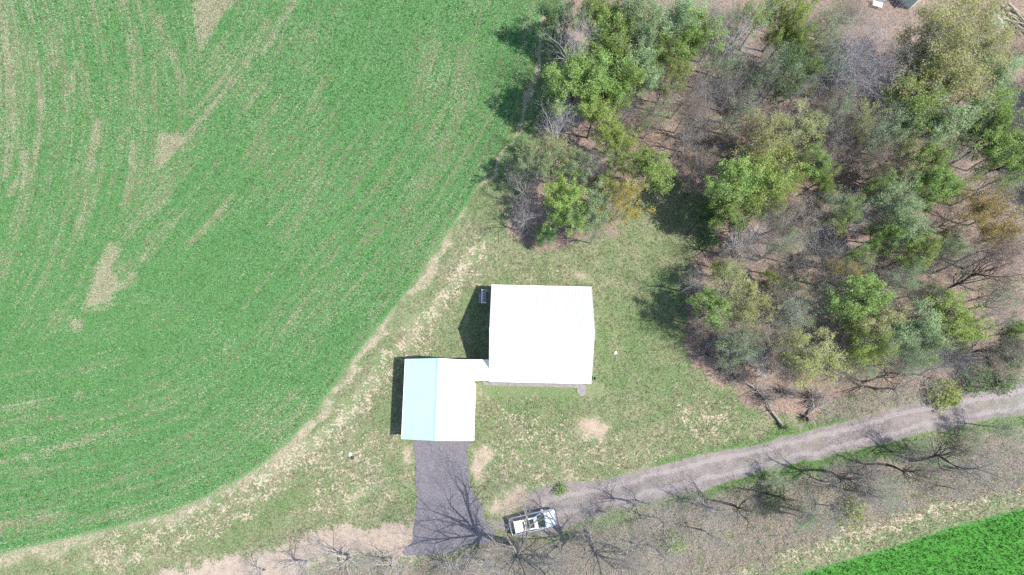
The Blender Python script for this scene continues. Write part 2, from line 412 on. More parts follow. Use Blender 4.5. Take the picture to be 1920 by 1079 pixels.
sheet('crop_field', XF, YF, .004, lambda sd, sdB, tr, X, Y: (sd > -.25) & (X < 8))
sheet('crop_field', XF, YF, .004, lambda sd, sdB, tr, X, Y: (sdB > -.25) & (X > 8))
sheet('dirt_track', XF, YF, .004, lambda sd, sdB, tr, X, Y: (tr < .3))

# asphalt driveway
def asphalt():
    k = NT('asphalt'); P = k.pos()
    a = k.noise(P, 14, 2, .8); b = k.noise(P, .8, 4, .6); c = k.noise(P, 5, 3, .7)
    col = k.mix(k.step(a, .32, .68), (.085, .078, .088), (.200, .185, .200))
    col = k.mix(k.step(b, .4, .7, 0, .35), col, (.115, .105, .115))
    col = k.mix(k.step(c, .6, .72, 0, .35), col, (.27, .24, .22))
    k.col(col); k.rough(.9); k.bump(a, .4, .03); return k.m
ASPHALT = asphalt()
dr = smooth_line(DRIVE + DRIVE[:1], 5)[:-1]
rr = np.random.default_rng(3)
dr = dr + rr.normal(0, .035, dr.shape)
mb = MB(); n = len(dr)
mb.add([(p[0], p[1], -.02) for p in dr]+[(p[0], p[1], .03) for p in dr], [tuple(range(n, 2*n))]+[(i, (i+1) % n, n+(i+1) % n, n+i) for i in range(n)])
o = mb.build('driveway', ASPHALT); tag(o, kind='structure')

# ------------------------------------------------------------------ buildings
WHITE_STEEL = simple('white_steel', (.80, .80, .77), .38, 0, .025, .8, (.66, .64, .60), .5)
SHADE_TINT_STEEL = simple('shade_tinted_white_steel', (.50, .735, .70), .42, 0, .03, .8, None, .5)  # white roof steel with the sun-away slope's cool shade mixed into its colour
SIDING = simple('white_siding', (.62, .62, .60), .6, 0, .05, 1.5, (.45, .43, .39))
TRIM = simple('white_trim', (.70, .70, .68), .5, 0, .04, 2)
GLASS = simple('dark_glass', (.03, .04, .05), .08, 0, .1, 1, None, .6)
CONCRETE = simple('concrete', (.22, .205, .20), .9, 0, .15, 3, (.14, .13, .12))
DARKMETAL = simple('dark_metal', (.05, .05, .055), .5, .3)
GREYWOOD = simple('weathered_wood', (.24, .23, .23), .85, 0, .2, 5)
ROTB = -R_(1.278)
BARN_X, BARN_Y, BW, BL, BHE, BHR = 2.96, 7.32, 9.41, 8.82, 2.71, 5.43
GAR_X, GAR_Y, GW, GL, GHE, GHR = -6.39, 1.285, 6.42, 7.26, 2.51, 4.50

def wall_panel(name, parent, along, c0, c1, fix, z1, gable=None, mat=None, openings=None, t=.12):
    """wall in local x ('x') or y ('y') direction from c0 to c1 at coordinate fix; gable = apex height"""
    prof = [(c0, 0), (c1, 0), (c1, z1)] + ([((c0+c1)/2, gable)] if gable else []) + [(c0, z1)]
    m = MB(); ax = 'y' if along == 'x' else 'x'
    m.prism(prof, ax, fix-t/2, fix+t/2)
    return m.build(name, mat or SIDING, parent)

def roof_slope(parent, ridge_axis, a0, a1, e_off, zr, ze, side, mat, rib=.30, name='roof_slope'):
    """one slope: along ridge a0..a1, from the ridge out to the eave e_off away; ribs run down the slope"""
    L = math.hypot(e_off, zr-ze); nx_, nz_ = (zr-ze)/L, e_off/L
    m = MB()
    def P(a, s, up=0.0):
        o_ = e_off*s*side + nx_*up*side; z = zr+(ze-zr)*s + nz_*up
        return (a, o_, z) if ridge_axis == 'x' else (o_, a, z)
    q = [P(a0, 0), P(a1, 0), P(a1, 1), P(a0, 1)]
    lo = [P(a0, 0, -.05), P(a1, 0, -.05), P(a1, 1, -.05), P(a0, 1, -.05)]
    m.add(q+lo, [(0,1,2,3),(7,6,5,4),(0,4,5,1),(1,5,6,2),(2,6,7,3),(3,7,4,0)])
    n_ = int(round((a1-a0)/rib))
    for i in range(n_+1):
        a = a0+.02+(a1-a0-.04)*i/n_
        for w, h in ((.028, .023),):
            v = [P(a-w, .005, -.01), P(a+w, .005, -.01), P(a+w, .998, -.01), P(a-w, .998, -.01), P(a-w*.5, .005, h), P(a+w*.5, .005, h), P(a+w*.5, .998, h), P(a-w*.5, .998, h)]
            m.add(v, [(0,3,2,1),(4,5,6,7),(0,1,5,4),(1,2,6,5),(2,3,7,6),(3,0,4,7)])
    return m.build(name, mat, parent)
def ridge_cap(parent, axis_, a0, a1, zr, pitch, mat):
    m = MB(); w = .17; d = w*math.tan(pitch)
    prof = [(-w, zr-d+.045), (0, zr+.06), (w, zr-d+.045), (w, zr-d+.03), (0, zr+.035), (-w, zr-d+.03)]
    m.prism(prof, axis_, a0, a1); return m.build('ridge_cap', mat, parent)
def window(parent, x, y, z, w, h, axis_, out):
    """a window on a wall facing `out` along the given axis"""
    f = MB(); g = MB(); d = .05*out
    def bx(m, u0, u1, z0, z1, e0, e1):
        e0, e1 = min(e0, e1), max(e0, e1)
        if axis_ == 'y': m.box(x+u0, x+u1, y+e0, y+e1, z+z0, z+z1)
        else: m.box(x+e0, x+e1, y+u0, y+u1, z+z0, z+z1)
    for u0, u1, z0, z1 in ((-w/2, -w/2+.06, 0, h), (w/2-.06, w/2, 0, h), (-w/2+.06, w/2-.06, 0, .06), (-w/2+.06, w/2-.06, h-.06, h), (-w/2+.06, w/2-.06, h/2-.02, h/2+.02)):
        bx(f, u0, u1, z0, z1, 0, d)
    wf = f.build('window', TRIM, parent)
    bx(g, -w/2+.05, w/2-.05, .05, h-.05, .002*out, .02*out); g.build('pane', GLASS, wf)

barn = empty('barn', (BARN_X, BARN_Y, 0), ROTB, label='largest white metal-roofed building, nearly square, on the lawn left of the wood', cat='barn')
ov = .22
hw, hl = BW/2-ov, BL/2-ov
ez = BHE + ov*(BHR-BHE)/(BL/2)
wall_panel('wall', barn, 'x', -hw, hw, hl-.06, ez-.06); wall_panel('wall', barn, 'x', -hw, hw, -hl+.06, ez-.06)
wall_panel('wall', barn, 'y', -hl+.125, hl-.125, -hw+.06, ez-.02, BHR-.14); wall_panel('wall', barn, 'y', -hl+.125, hl-.125, hw-.06, ez-.02, BHR-.14)
OFFW = simple('off_white_steel', (.515, .515, .495), .42, 0, .03, .8, (.55, .54, .50), .5)
roof_slope(barn, 'x', -BW/2, BW/2, BL/2, BHR, BHE, 1, OFFW); roof_slope(barn, 'x', -BW/2, BW/2, BL/2, BHR, BHE, -1, OFFW)
ridge_cap(barn, 'x', -BW/2, BW/2, BHR, math.atan2(BHR-BHE, BL/2), WHITE_STEEL)
for s in (-1, 1):
    MB().box(-BW/2, BW/2, s*(BL/2)-.01 if s > 0 else -BL/2-.11, s*(BL/2)+.11 if s > 0 else -BL/2+.01, BHE-.15, BHE-.055).build('gutter', TRIM, barn)
    sx = s*(hw+.05)
    MB().tube((sx, -BL/2-.05, .1), (sx, -BL/2-.05, BHE-.15), .045).build('downspout', TRIM, barn)
for x in (-2.9, -.4, 2.0): window(barn, x, -hl, 1.0, 1.0, 1.1, 'y', -1)
for x in (-2.6, 2.4): window(barn, x, hl, 1.0, 1.0, 1.1, 'y', 1)
window(barn, hw, 1.0, 1.0, .9, 1.1, 'x', 1); window(barn, hw, -2.0, 1.0, .9, 1.1, 'x', 1)
d_ = MB().box(3.45, 4.25, -hl-.04, -hl+.02, .05, 2.08).build('door', TRIM, barn, .01)
MB().tube((3.55, -hl-.09, 1.0), (3.55, -hl-.03, 1.0), .03).build('handle', DARKMETAL, d_)

garage = empty('garage', (GAR_X, GAR_Y, 0), ROTB, label='smaller garage with white roof, left slope tinted blue for shade, above the asphalt drive', cat='garage')
gw, gl = GW/2-.2, GL/2-.15
gz = GHE + .2*(GHR-GHE)/(GW/2)
wall_panel('wall', garage, 'y', -gl, gl, -gw+.06, gz-.06); wall_panel('wall', garage, 'y', -gl, gl, gw-.06, gz-.06)
wall_panel('wall', garage, 'x', -gw+.125, gw-.125, gl-.06, gz-.02, GHR-.14); wall_panel('wall', garage, 'x', -gw+.125, gw-.125, -gl+.06, gz-.02, GHR-.14)
roof_slope(garage, 'y', -GL/2, GL/2, GW/2, GHR, GHE, -1, SHADE_TINT_STEEL, .23); roof_slope(garage, 'y', -GL/2, GL/2, GW/2, GHR, GHE, 1, WHITE_STEEL, .23)
ridge_cap(garage, 'y', -GL/2, GL/2, GHR, math.atan2(GHR-GHE, GW/2), SHADE_TINT_STEEL)
dm = MB()
for i in range(4): dm.box(-2.4, 2.4, -gl-.05, -gl+.02, .06+i*.53, .06+i*.53+.51)
gd = dm.build('garage_door', TRIM, garage, .015)
MB().box(-.12, .12, -gl-.08, -gl-.05, .30, .34).build('handle', DARKMETAL, gd)
MB().box(-GW/2-.10, -GW/2, -GL/2, GL/2, GHE-.15, GHE-.055).build('gutter', TRIM, garage)
MB().box(GW/2, GW/2+.10, -GL/2, 1.55, GHE-.15, GHE-.055).build('gutter', TRIM, garage)
MB().tube((GW/2+.05, -GL/2+.12, .1), (GW/2+.05, -GL/2+.12, GHE-.15), .04).build('downspout', TRIM, garage)
window(garage, gw, -1.2, 1.0, .8, .9, 'x', 1); window(garage, -gw, 0, 1.0, .8, .9, 'x', -1)

# covered link between garage and barn
lx0, lx1 = GAR_X+GW/2-1.42, BARN_X-BW/2+.30
pc = U(903, 694, 3.0)
conn = empty('covered_walkway', (0, pc.y, 0), 0, label='short narrow white roofed link joining the garage to the larger building', cat='walkway')
m = MB(); yh, zr_, ze_ = .97, 3.42, 2.76
m.slab([(lx0, 0, zr_), (lx0, -yh, ze_), (lx1, -yh, ze_), (lx1, 0, zr_)], .05)
m.build('roof_slope', WHITE_STEEL, conn)
m = MB(); m.slab([(lx0, yh, ze_), (lx0, 0, zr_), (lx1, 0, zr_), (lx1, yh, ze_)], .05); m.build('roof_slope', WHITE_STEEL, conn)
MB().box(lx0+1.5, lx1-.55, -.80, -.70, .03, 2.62).build('wall', SIDING, conn)
MB().box(lx0+1.5, lx1-.55, .70, .80, .03, 2.62).build('wall', SIDING, conn)

# concrete walk along the barn's long side
c0, c1 = U(905, 716), U(1128, 722)
m = MB(); m.slab([(c0.x, c0.y-.33, .06), (c1.x-1.6, c1.y-.30, .06), (c1.x-1.6, c1.y+.6, .06), (c0.x, c0.y+.5, .06)], .12)
tag(m.build('concrete_walk', CONCRETE), kind='structure')
m = MB(); e = [U(*p, 0) for p in ((1082,718), (1082,736), (1087,743), (1095,742), (1099,734), (1098,718))]
m.add([(p.x, p.y, -.02) for p in e]+[(p.x, p.y, .064) for p in e], [tuple(range(11, 5, -1))]+[(i, (i+1) % 6, 6+(i+1) % 6, 6+i) for i in range(6)])
tag(m.build('concrete_walk', CONCRETE), kind='structure')

# landing with rail in the barn's shade
p = U(914, 560)
st = empty('wooden_steps', (p.x-.12, p.y, 0), ROTB, label='small grey wooden landing in shadow at the upper left corner of the large white building', cat='steps')
m = MB()
for i in range(3): m.box(-.3-.12+i*.14, -.3+.01+i*.14, -.62, .62, .5, .54)
m.box(-.42, .0, -.6, .6, .44, .496); m.build('platform', GREYWOOD, st)
m = MB().box(-.72, -.43, -.5, .5, .20, .25); m.build('tread', GREYWOOD, st)
for sy in (-1, 1):
    MB().box(-.40, -.34, sy*.60-.03, sy*.60+.03, 0, 1.35).build('rail_post', TRIM, st)
MB().box(-.41, -.33, -.66, .66, 1.354, 1.40).build('rail', TRIM, st)
for sy in (-1, 1): MB().box(-.32, .10, sy*.60-.025, sy*.60+.025, 1.30, 1.35).build('rail', TRIM, st)

# little things on the lawn
def rock(name, px, py, r, mat, label, cat, seed=0, flat=.6):
    import bmesh
    bm = bmesh.new(); bmesh.ops.create_icosphere(bm, subdivisions=3, radius=r); g = random.Random(seed)
    ph = [g.uniform(0, 6) for _ in range(6)]
    for v in bm.verts:
        k_ = 1+.22*sin(v.co.x/r*3+ph[0])*cos(v.co.y/r*3+ph[1])+.12*sin(v.co.z/r*6+ph[2]+v.co.x/r*5)
        v.co *= k_; v.co.z *= flat
    me = bpy.data.meshes.new(name); bm.to_mesh(me); bm.free(); me.materials.append(mat)
    p = U(px, py); o = link(name, me, None, (p.x, p.y, r*flat*.5)); return tag(o, label, cat)
STONE = simple('pale_stone', (.55, .52, .46), .85, 0, .25, 9)
rock('stone', 1154, 662, .16, STONE, 'small pale stone alone on the lawn right of the large white building', 'stone', 1)
rock('stone', 657, 852, .17, STONE, 'small pale stone in rough grass left of the garage, near the field edge', 'stone', 2)
rock('stone', 661, 859, .15, simple('dark_stone', (.05, .048, .045), .9, 0, .3, 9), 'small dark stone touching the pale one in rough grass left of the garage', 'stone', 3)
TEAL = simple('teal_plastic', (.16, .36, .36), .45)
p = U(1114, 710)
bk = empty('bucket', (p.x, p.y, 0), 0, label='small teal bucket at the lower right corner of the large white building', cat='bucket')
m = MB()
for i in range(14):
    a0, a1 = 2*pi*i/14, 2*pi*(i+1)/14
    m.add([(.13*cos(a0), .13*sin(a0), 0), (.13*cos(a1), .13*sin(a1), 0), (.18*cos(a1), .18*sin(a1), .34), (.18*cos(a0), .18*sin(a0), .34), (.165*cos(a0), .165*sin(a0), .34), (.165*cos(a1), .165*sin(a1), .34), (.12*cos(a1), .12*sin(a1), .02), (.12*cos(a0), .12*sin(a0), .02)],
          [(0,1,2,3), (3,2,5,4), (4,5,6,7), (7,6,1,0)])
m.build('pail', TEAL, bk)
m = MB(); pr = None
for i in range(9):
    a = pi*i/8; q = Vector((.18*cos(a), .06*sin(a)+.02, .34+.12*sin(a)))
    if pr: m.tube(pr, q, .008, n=5)
    pr = q
m.build('handle', DARKMETAL, bk)
p = U(891, 820)
o = MB().tube((0, 0, 0), (0, 0, 1.1), .05, .045).tube((0, 0, 1.1), (0, 0, 1.14), .06, .02).build('post', GREYWOOD, None, loc=(p.x, p.y, 0))
tag(o, 'thin grey post standing at the lower right corner of the garage', 'post')

# shed at the top edge
sp = U(1703, 22, 0); axis_d = (U(1680, -3, 0)-sp).normalized(); arz = math.atan2(axis_d.y, axis_d.x)
shed = empty('shed', (sp.x, sp.y, 0), arz, label='white-roofed shed with grey-green walls cut off by the top edge of the wood', cat='shed')
SHEDG = simple('grey_green_steel', (.50, .62, .58), .5, 0, .05, 1)
SL, SW_ = 6.0, 3.6
# local x runs along the ridge away from the near corner, local y to the left of it is negative side
for (y0, z0, y1, z1, mt) in ((0, 2.4, -SW_/2, 3.4, WHITE_STEEL), (-SW_/2, 3.4, -SW_, 2.4, WHITE_STEEL)):
    m = MB(); m.slab([(0, y0, z0), (SL, y0, z0), (SL, y1, z1), (0, y1, z1)][::-1], .05)
    for i in range(21):
        x = .02+i*(SL-.08)/20; m.slab([(x, y0, z0+.03), (x+.04, y0, z0+.03), (x+.04, y1, z1+.03), (x, y1, z1+.03)][::-1], .04)
    m.build('roof_slope', mt, shed)
for x in (.2, SL-.2): wall_panel('wall', shed, 'y', -SW_+.15, -.15, x, 2.42, 3.28, SHEDG)
for y in (-.2, -SW_+.2): wall_panel('wall', shed, 'x', .265, SL-.265, y, 2.44, None, SHEDG)
MB().box(.10, .137, -2.3, -1.3, .05, 2.0).build('door', TRIM, shed, .01)

# logs at the top right corner
BARK = simple('pale_bark', (.30, .26, .21), .9, 0, .3, 4, (.20, .16, .12))
ENDW = simple('cut_wood', (.48, .34, .18), .8, 0, .2, 8)
LOGS = [(1878,22,1902,52,.16,.5),(1884,16,1916,46,.13,.3),(1880,30,1924,58,.12,.75),(1886,12,1932,52,.14,.9),(1889,25,1930,40,.10,1.0),(1882,36,1912,54,.09,.2),(1890,6,1935,44,.15,.55),
        (1896,30,1934,66,.10,.35),(1878,34,1930,48,.08,1.15),(1870,2,1890,20,.11,.3),(1899,14,1938,60,.12,1.2)]
where = ['thick pale log with a yellow cut end at the near left corner of the pile', 'log second from the left end of the pile top', 'long thin log running along the lower side of the pile', 'long straight pale log on the upper side of the pile',
 'thin log lying nearly level across the middle of the pile', 'short thin log at the bottom left of the pile', 'stout log at the topmost right edge of the pile', 'thin log slanting out at the lower right of the pile',
 'thinnest log lying across the others on top of the pile', 'short dark log apart from the pile at its upper left', 'log crossing over the upper middle of the pile']
for (x0, y0, x1, y1, r, z), w in zip(LOGS, where):
    a, b = U(x0, y0, z), U(x1, y1, z+random.Random(x0).uniform(-.1, .15))
    d = (b-a); L = d.length; g = random.Random(y1*7+x0)
    lo = empty('log', a, 0, label=w, cat='log', group='logs heaped in the top right corner')
    m = MB(); p0 = Vector((0, 0, 0))
    for i in range(1, 6):
        p1 = d*(i/5)+Vector((g.uniform(-1, 1), g.uniform(-1, 1), g.uniform(-.4, .4)))*.03
        m.tube(p0, p1, r*(1-.05*(i-1)), r*(1-.05*i), 9, caps=False); p0 = p1
    m.build('bark', BARK, lo, smooth=True)
    dn = d.normalized()
    MB().tube(-dn*.015, dn*.01, r*.93, r*.93, 12).build('cut_end', ENDW, lo); MB().tube(p0-dn*.01, p0+dn*.012, r*.72, r*.72, 12).build('cut_end', ENDW, lo)

def tarp(name, px, py, sx, sy, h, mat, label, cat, seed, rz=0):
    r = np.random.default_rng(seed); n = 22
    g = np.linspace(-1, 1, n); X, Y = np.meshgrid(g, g, indexing='ij')
    Z = h*np.clip(1.15-np.maximum(abs(X), abs(Y))**3, 0, 1)*(.45+.9*smooth_noise(X*3+9, Y*3+9, seed)) + .10*h*r.random(X.shape)
    Xs = X*sx*(1+.15*(smooth_noise(X*0+3, Y*2.2+5, seed+1)-.5)); Ys = Y*sy*(1+.25*(smooth_noise(X*2.2+4, Y*0+5, seed+2)-.5))
    V = np.stack([Xs, Ys, Z+.02], -1).reshape(-1, 3); idx = np.arange(n*n).reshape(n, n)
    F = np.stack([idx[:-1, :-1], idx[1:, :-1], idx[1:, 1:], idx[:-1, 1:]], -1).reshape(-1, 4)
    V2 = V.copy(); V2[:, 2] = np.maximum(V[:, 2]-.04, 0.0)
    rim = list(idx[0, :])+list(idx[1:, -1])+list(idx[-1, -2::-1])+list(idx[-2:0:-1, 0]); m_ = len(V)
    S = np.array([[rim[i], rim[(i+1) % len(rim)], rim[(i+1) % len(rim)]+m_, rim[i]+m_] for i in range(len(rim))])
    me = np_mesh(name, np.vstack([V, V2]), np.vstack([F, F[:, ::-1]+m_, S]), mat)
    p = U(px, py); return tag(link(name, me, None, (p.x, p.y, 0), rz), label, cat)
TARP = simple('white_tarp', (.45, .47, .49), .5, 0, .2, 5, (.2, .2, .2))
tarp('tarp', 1864, 42, .95, .6, .7, TARP, 'crumpled white sheet beside the heap of logs in the top right corner', 'tarp', 11, -.4)
tarp('tarp', 1339, 48, .75, .9, .6, TARP, 'crumpled white sheet on the wood floor right of the bright green upper crowns', 'tarp', 12, .3)
p = U(1642, 12)
ch = empty('garden_bench', (p.x, p.y, 0), -.3, label='small white slatted bench near the top edge, above the purple-grey dome tree', cat='bench')
m = MB()
for i in range(4): m.box(-.5, .5, -.3+i*.15, -.18+i*.15, .42, .45)
m.build('seat', TRIM, ch)
m = MB()
for i in range(3): m.box(-.5, .5, .30, .33, .52+i*.13, .62+i*.13)
m.build('backrest', TRIM, ch)
for x in (-.45, .45):
    MB().box(x-.03, x+.03, -.28, -.22, 0, .42).build('leg', TRIM, ch); MB().box(x-.03, x+.03, .332, .38, 0, .9).build('leg', TRIM, ch)

# ------------------------------------------------------------------ the car
PAINT = simple('silver_white_paint', (.40, .44, .48), .22, .15, .02, 1, None, .6)
CGLASS = simple('tinted_car_glass', (.025, .04, .045), .05, 0, .1, 1, None, .7)
RUBBER = simple('tyre_rubber', (.022, .022, .024), .9); ALLOY = simple('alloy', (.45, .46, .48), .3, .8)
BLACKP = simple('black_trim', (.02, .02, .022), .5); LAMP = simple('clear_lamp', (.6, .62, .65), .1, 0, .1, 1, None, .6)
REDL = simple('red_lamp', (.12, .01, .01), .2, 0, .1, 1, None, .6)
cc = U(1002, 982, .8)
ca = U(960, 992, 1.0); cb_ = U(1043, 969, 1.0); crz = math.atan2(cb_.y-ca.y, cb_.x-ca.x)
car = empty('parked_car', (cc.x-.12, cc.y+.12, 0), crz-R_(2.5), label='silver white estate car with large dark sunroof parked under bare trees', cat='car')
def loft(secs, closed=True):
    """secs: list of rings (lists of points)"""
    m = MB(); n = len(secs[0]); v = [p for s_ in secs for p in s_]; f = []
    for i in range(len(secs)-1):
        for j in range(n if closed else n-1):
            f.append((i*n+j, i*n+(j+1) % n, (i+1)*n+(j+1) % n, (i+1)*n+j))
    if closed: f += [tuple(range(n)), tuple(range((len(secs)-1)*n, len(secs)*n))[::-1]]
    m.add(v, f); return m
# body below the windows: stations along x (rear -2.25 to nose 2.25)
def ring(x, hw_, zb, zt, sh):
    pts = [(-hw_*.86, zb), (-hw_*.99, zb+.14), (-hw_, zb+.32), (-hw_*.985, zt-.12), (-hw_*sh, zt), (-hw_*.4, zt+.025), (hw_*.4, zt+.025), (hw_*sh, zt), (hw_*.985, zt-.12), (hw_, zb+.32), (hw_*.99, zb+.14), (hw_*.86, zb)]
    return [(x, y, z) for y, z in pts]
st_ = [(-2.27,.74,.42,.86,.9),(-2.22,.84,.30,.95,.9),(-2.0,.90,.22,.98,.92),(-1.2,.915,.20,.99,.93),(0,.92,.20,.985,.93),(.95,.915,.20,.985,.93),(1.25,.905,.20,.97,.90),(1.7,.89,.21,.90,.86),(2.0,.85,.24,.84,.82),(2.17,.76,.28,.76,.8),(2.25,.62,.36,.66,.8)]
body = loft([ring(*s_) for s_ in st_]).build('body', PAINT, car, smooth=False)
for p_ in body.data.polygons: p_.use_smooth = True
# cabin glass and painted roof
def cab(x, hw_, z): return [(x, -hw_, z), (x, hw_, z)]
gm = MB()
base = [(-2.12,-.80,.96),(1.12,-.80,.975),(1.12,.80,.975),(-2.12,.80,.96)]
top = [(-1.82,-.62,1.60),(.38,-.62,1.63),(.38,.62,1.63),(-1.82,.62,1.60)]
def face_panel(name, q, out, mat, parent=car):
    q = [Vector(p_) for p_ in q]; n_ = (q[1]-q[0]).cross(q[2]-q[0]).normalized()*.012*out
    m_ = MB(); m_.add([p_-n_ for p_ in q]+[p_+n_ for p_ in q], [(0,1,2,3),(4,5,6,7),(0,1,5,4),(1,2,6,5),(2,3,7,6),(3,0,4,7)]); return m_.build(name, mat, parent)
def lerp(a, b, t): return tuple(a[i]+(b[i]-a[i])*t for i in range(3))
shell = MB().add(base+top, [(3,2,1,0),(0,1,5,4),(1,2,6,5),(2,3,7,6),(3,0,4,7),(4,5,6,7)])
shell.build('cabin_frame', PAINT, car, .035)
def inset(a, b, c, d, u0, u1, v0, v1, off):
    """a,b lower edge, d,c upper edge"""
    P_ = lambda u_, v_: Vector(lerp(lerp(a, b, u_), lerp(d, c, u_), v_))
    n_ = (Vector(b)-Vector(a)).cross(Vector(d)-Vector(a)).normalized()
    return [P_(u0, v0)+n_*off, P_(u1, v0)+n_*off, P_(u1, v1)+n_*off, P_(u0, v1)+n_*off]
face_panel('windscreen', inset(base[1], base[2], top[2], top[1], .05, .95, .04, .95, .008), 1, CGLASS)
face_panel('rear_window', inset(base[3], base[0], top[0], top[3], .08, .92, .12, .9, .008), 1, CGLASS)
for (a, b, c, d, flip) in ((base[0], base[1], top[1], top[0], 0), (base[2], base[3], top[3], top[2], 1)):
    for u0, u1 in ((.06, .30), (.33, .62), (.65, .90)):
        if flip: u0, u1 = 1-u1, 1-u0
        face_panel('side_window', inset(a, b, c, d, u0, u1, .10, .88, .008), 1, CGLASS)
face_panel('roof', [(-1.80,-.60,1.615),(.36,-.60,1.645),(.36,.60,1.645),(-1.80,.60,1.615)], 1, simple('white_roof_paint', (.72, .73, .72), .3, 0, .02, 1, None, .5))
face_panel('sunroof', [(-.72,-.43,1.648),(.08,-.43,1.656),(.08,.43,1.656),(-.72,.43,1.648)], 1, CGLASS)
face_panel('sunroof', [(-1.00,-.40,1.643),(-.84,-.40,1.645),(-.84,.40,1.645),(-1.00,.40,1.643)], 1, BLACKP)
for s_ in (-1, 1):
    m = MB().tube((-1.7, s_*.60, 1.70), (.25, s_*.60, 1.73), .022, n=6)
    for x in (-1.6, -.7, .15): m.tube((x, s_*.60, 1.62), (x, s_*.60, 1.71), .02, n=5)
    m.build('roof_rail', BLACKP, car)
    MB().box(.95, 1.12, min(s_*.93, s_*1.08), max(s_*.93, s_*1.08), .98, 1.10).build('mirror', PAINT, car, .02)
    MB().box(2.02, 2.20, min(s_*.42, s_*.74), max(s_*.42, s_*.74), .62, .78).build('headlight', LAMP, car, .03)
    MB().box(-2.30, -2.16, min(s_*.58, s_*.80), max(s_*.58, s_*.80), .72, .98).build('tail_light', REDL, car, .02)
    for x in (-1.38, 1.42):
        w_ = empty('wheel', (x, s_*.83, .34)); w_.parent = car
        MB().tube((0, -.11, 0), (0, .11, 0), .34, n=24).build('tyre', RUBBER, w_, .02)
        MB().tube((0, s_*.105, 0), (0, s_*.125, 0), .20, .18, n=10).build('rim', ALLOY, w_)
MB().box(2.235, 2.285, -.40, .40, .44, .62).build('grille', BLACKP, car, .01)
MB().box(2.16, 2.30, -.72, .72, .26, .38).build('bumper', BLACKP, car, .03)
MB().box(-2.34, -2.2, -.76, .76, .30, .46).build('bumper', BLACKP, car, .03)
face_panel('bonnet', [(1.16,-.70,1.004),(2.02,-.60,.880),(2.02,.60,.880),(1.16,.70,1.004)], 1, PAINT)

car.scale = (.96, .90, .95)

# ------------------------------------------------------------------ tree prototypes
def tube_mesh(segs, mat, name, sides=None):
    """segs: array (n, 8): p0, p1, r0, r1"""
    S = np.asarray(segs, np.float64); V = []; F = []; off = 0
    for lo, hi, n in ((.05, 9, 8), (.018, .05, 5), (0, .018, 3)):
        m = S[(S[:, 6] > lo) & (S[:, 6] <= hi)] if lo else S[S[:, 6] <= hi]
        if not len(m): continue
        p0, p1, r0, r1 = m[:, :3], m[:, 3:6], m[:, 6:7], m[:, 7:8]
        d = p1-p0; d /= np.linalg.norm(d, axis=1, keepdims=True)+1e-9
        ref = np.where(np.abs(d[:, 2:3]) < .9, [[0, 0, 1.]], [[1., 0, 0]])
        a = np.cross(d, ref); a /= np.linalg.norm(a, axis=1, keepdims=True); b = np.cross(d, a)
        ang = 2*pi*np.arange(n)/n; c, s_ = np.cos(ang), np.sin(ang)
        ring0 = p0[:, None]+(a[:, None]*c[None, :, None]+b[:, None]*s_[None, :, None])*r0[:, None]
        ring1 = p1[:, None]+(a[:, None]*c[None, :, None]+b[:, None]*s_[None, :, None])*r1[:, None]
        v = np.concatenate([ring0, ring1], 1).reshape(-1, 3)
        base = off+np.arange(len(m))[:, None]*2*n; j = np.arange(n)[None]
        f = np.stack([base+j, base+(j+1) % n, base+n+(j+1) % n, base+n+j], -1).reshape(-1, 4)
        V.append(v); F.append(f); off += len(v)
    return np_mesh(name, np.vstack(V), np.vstack(F), mat, True)

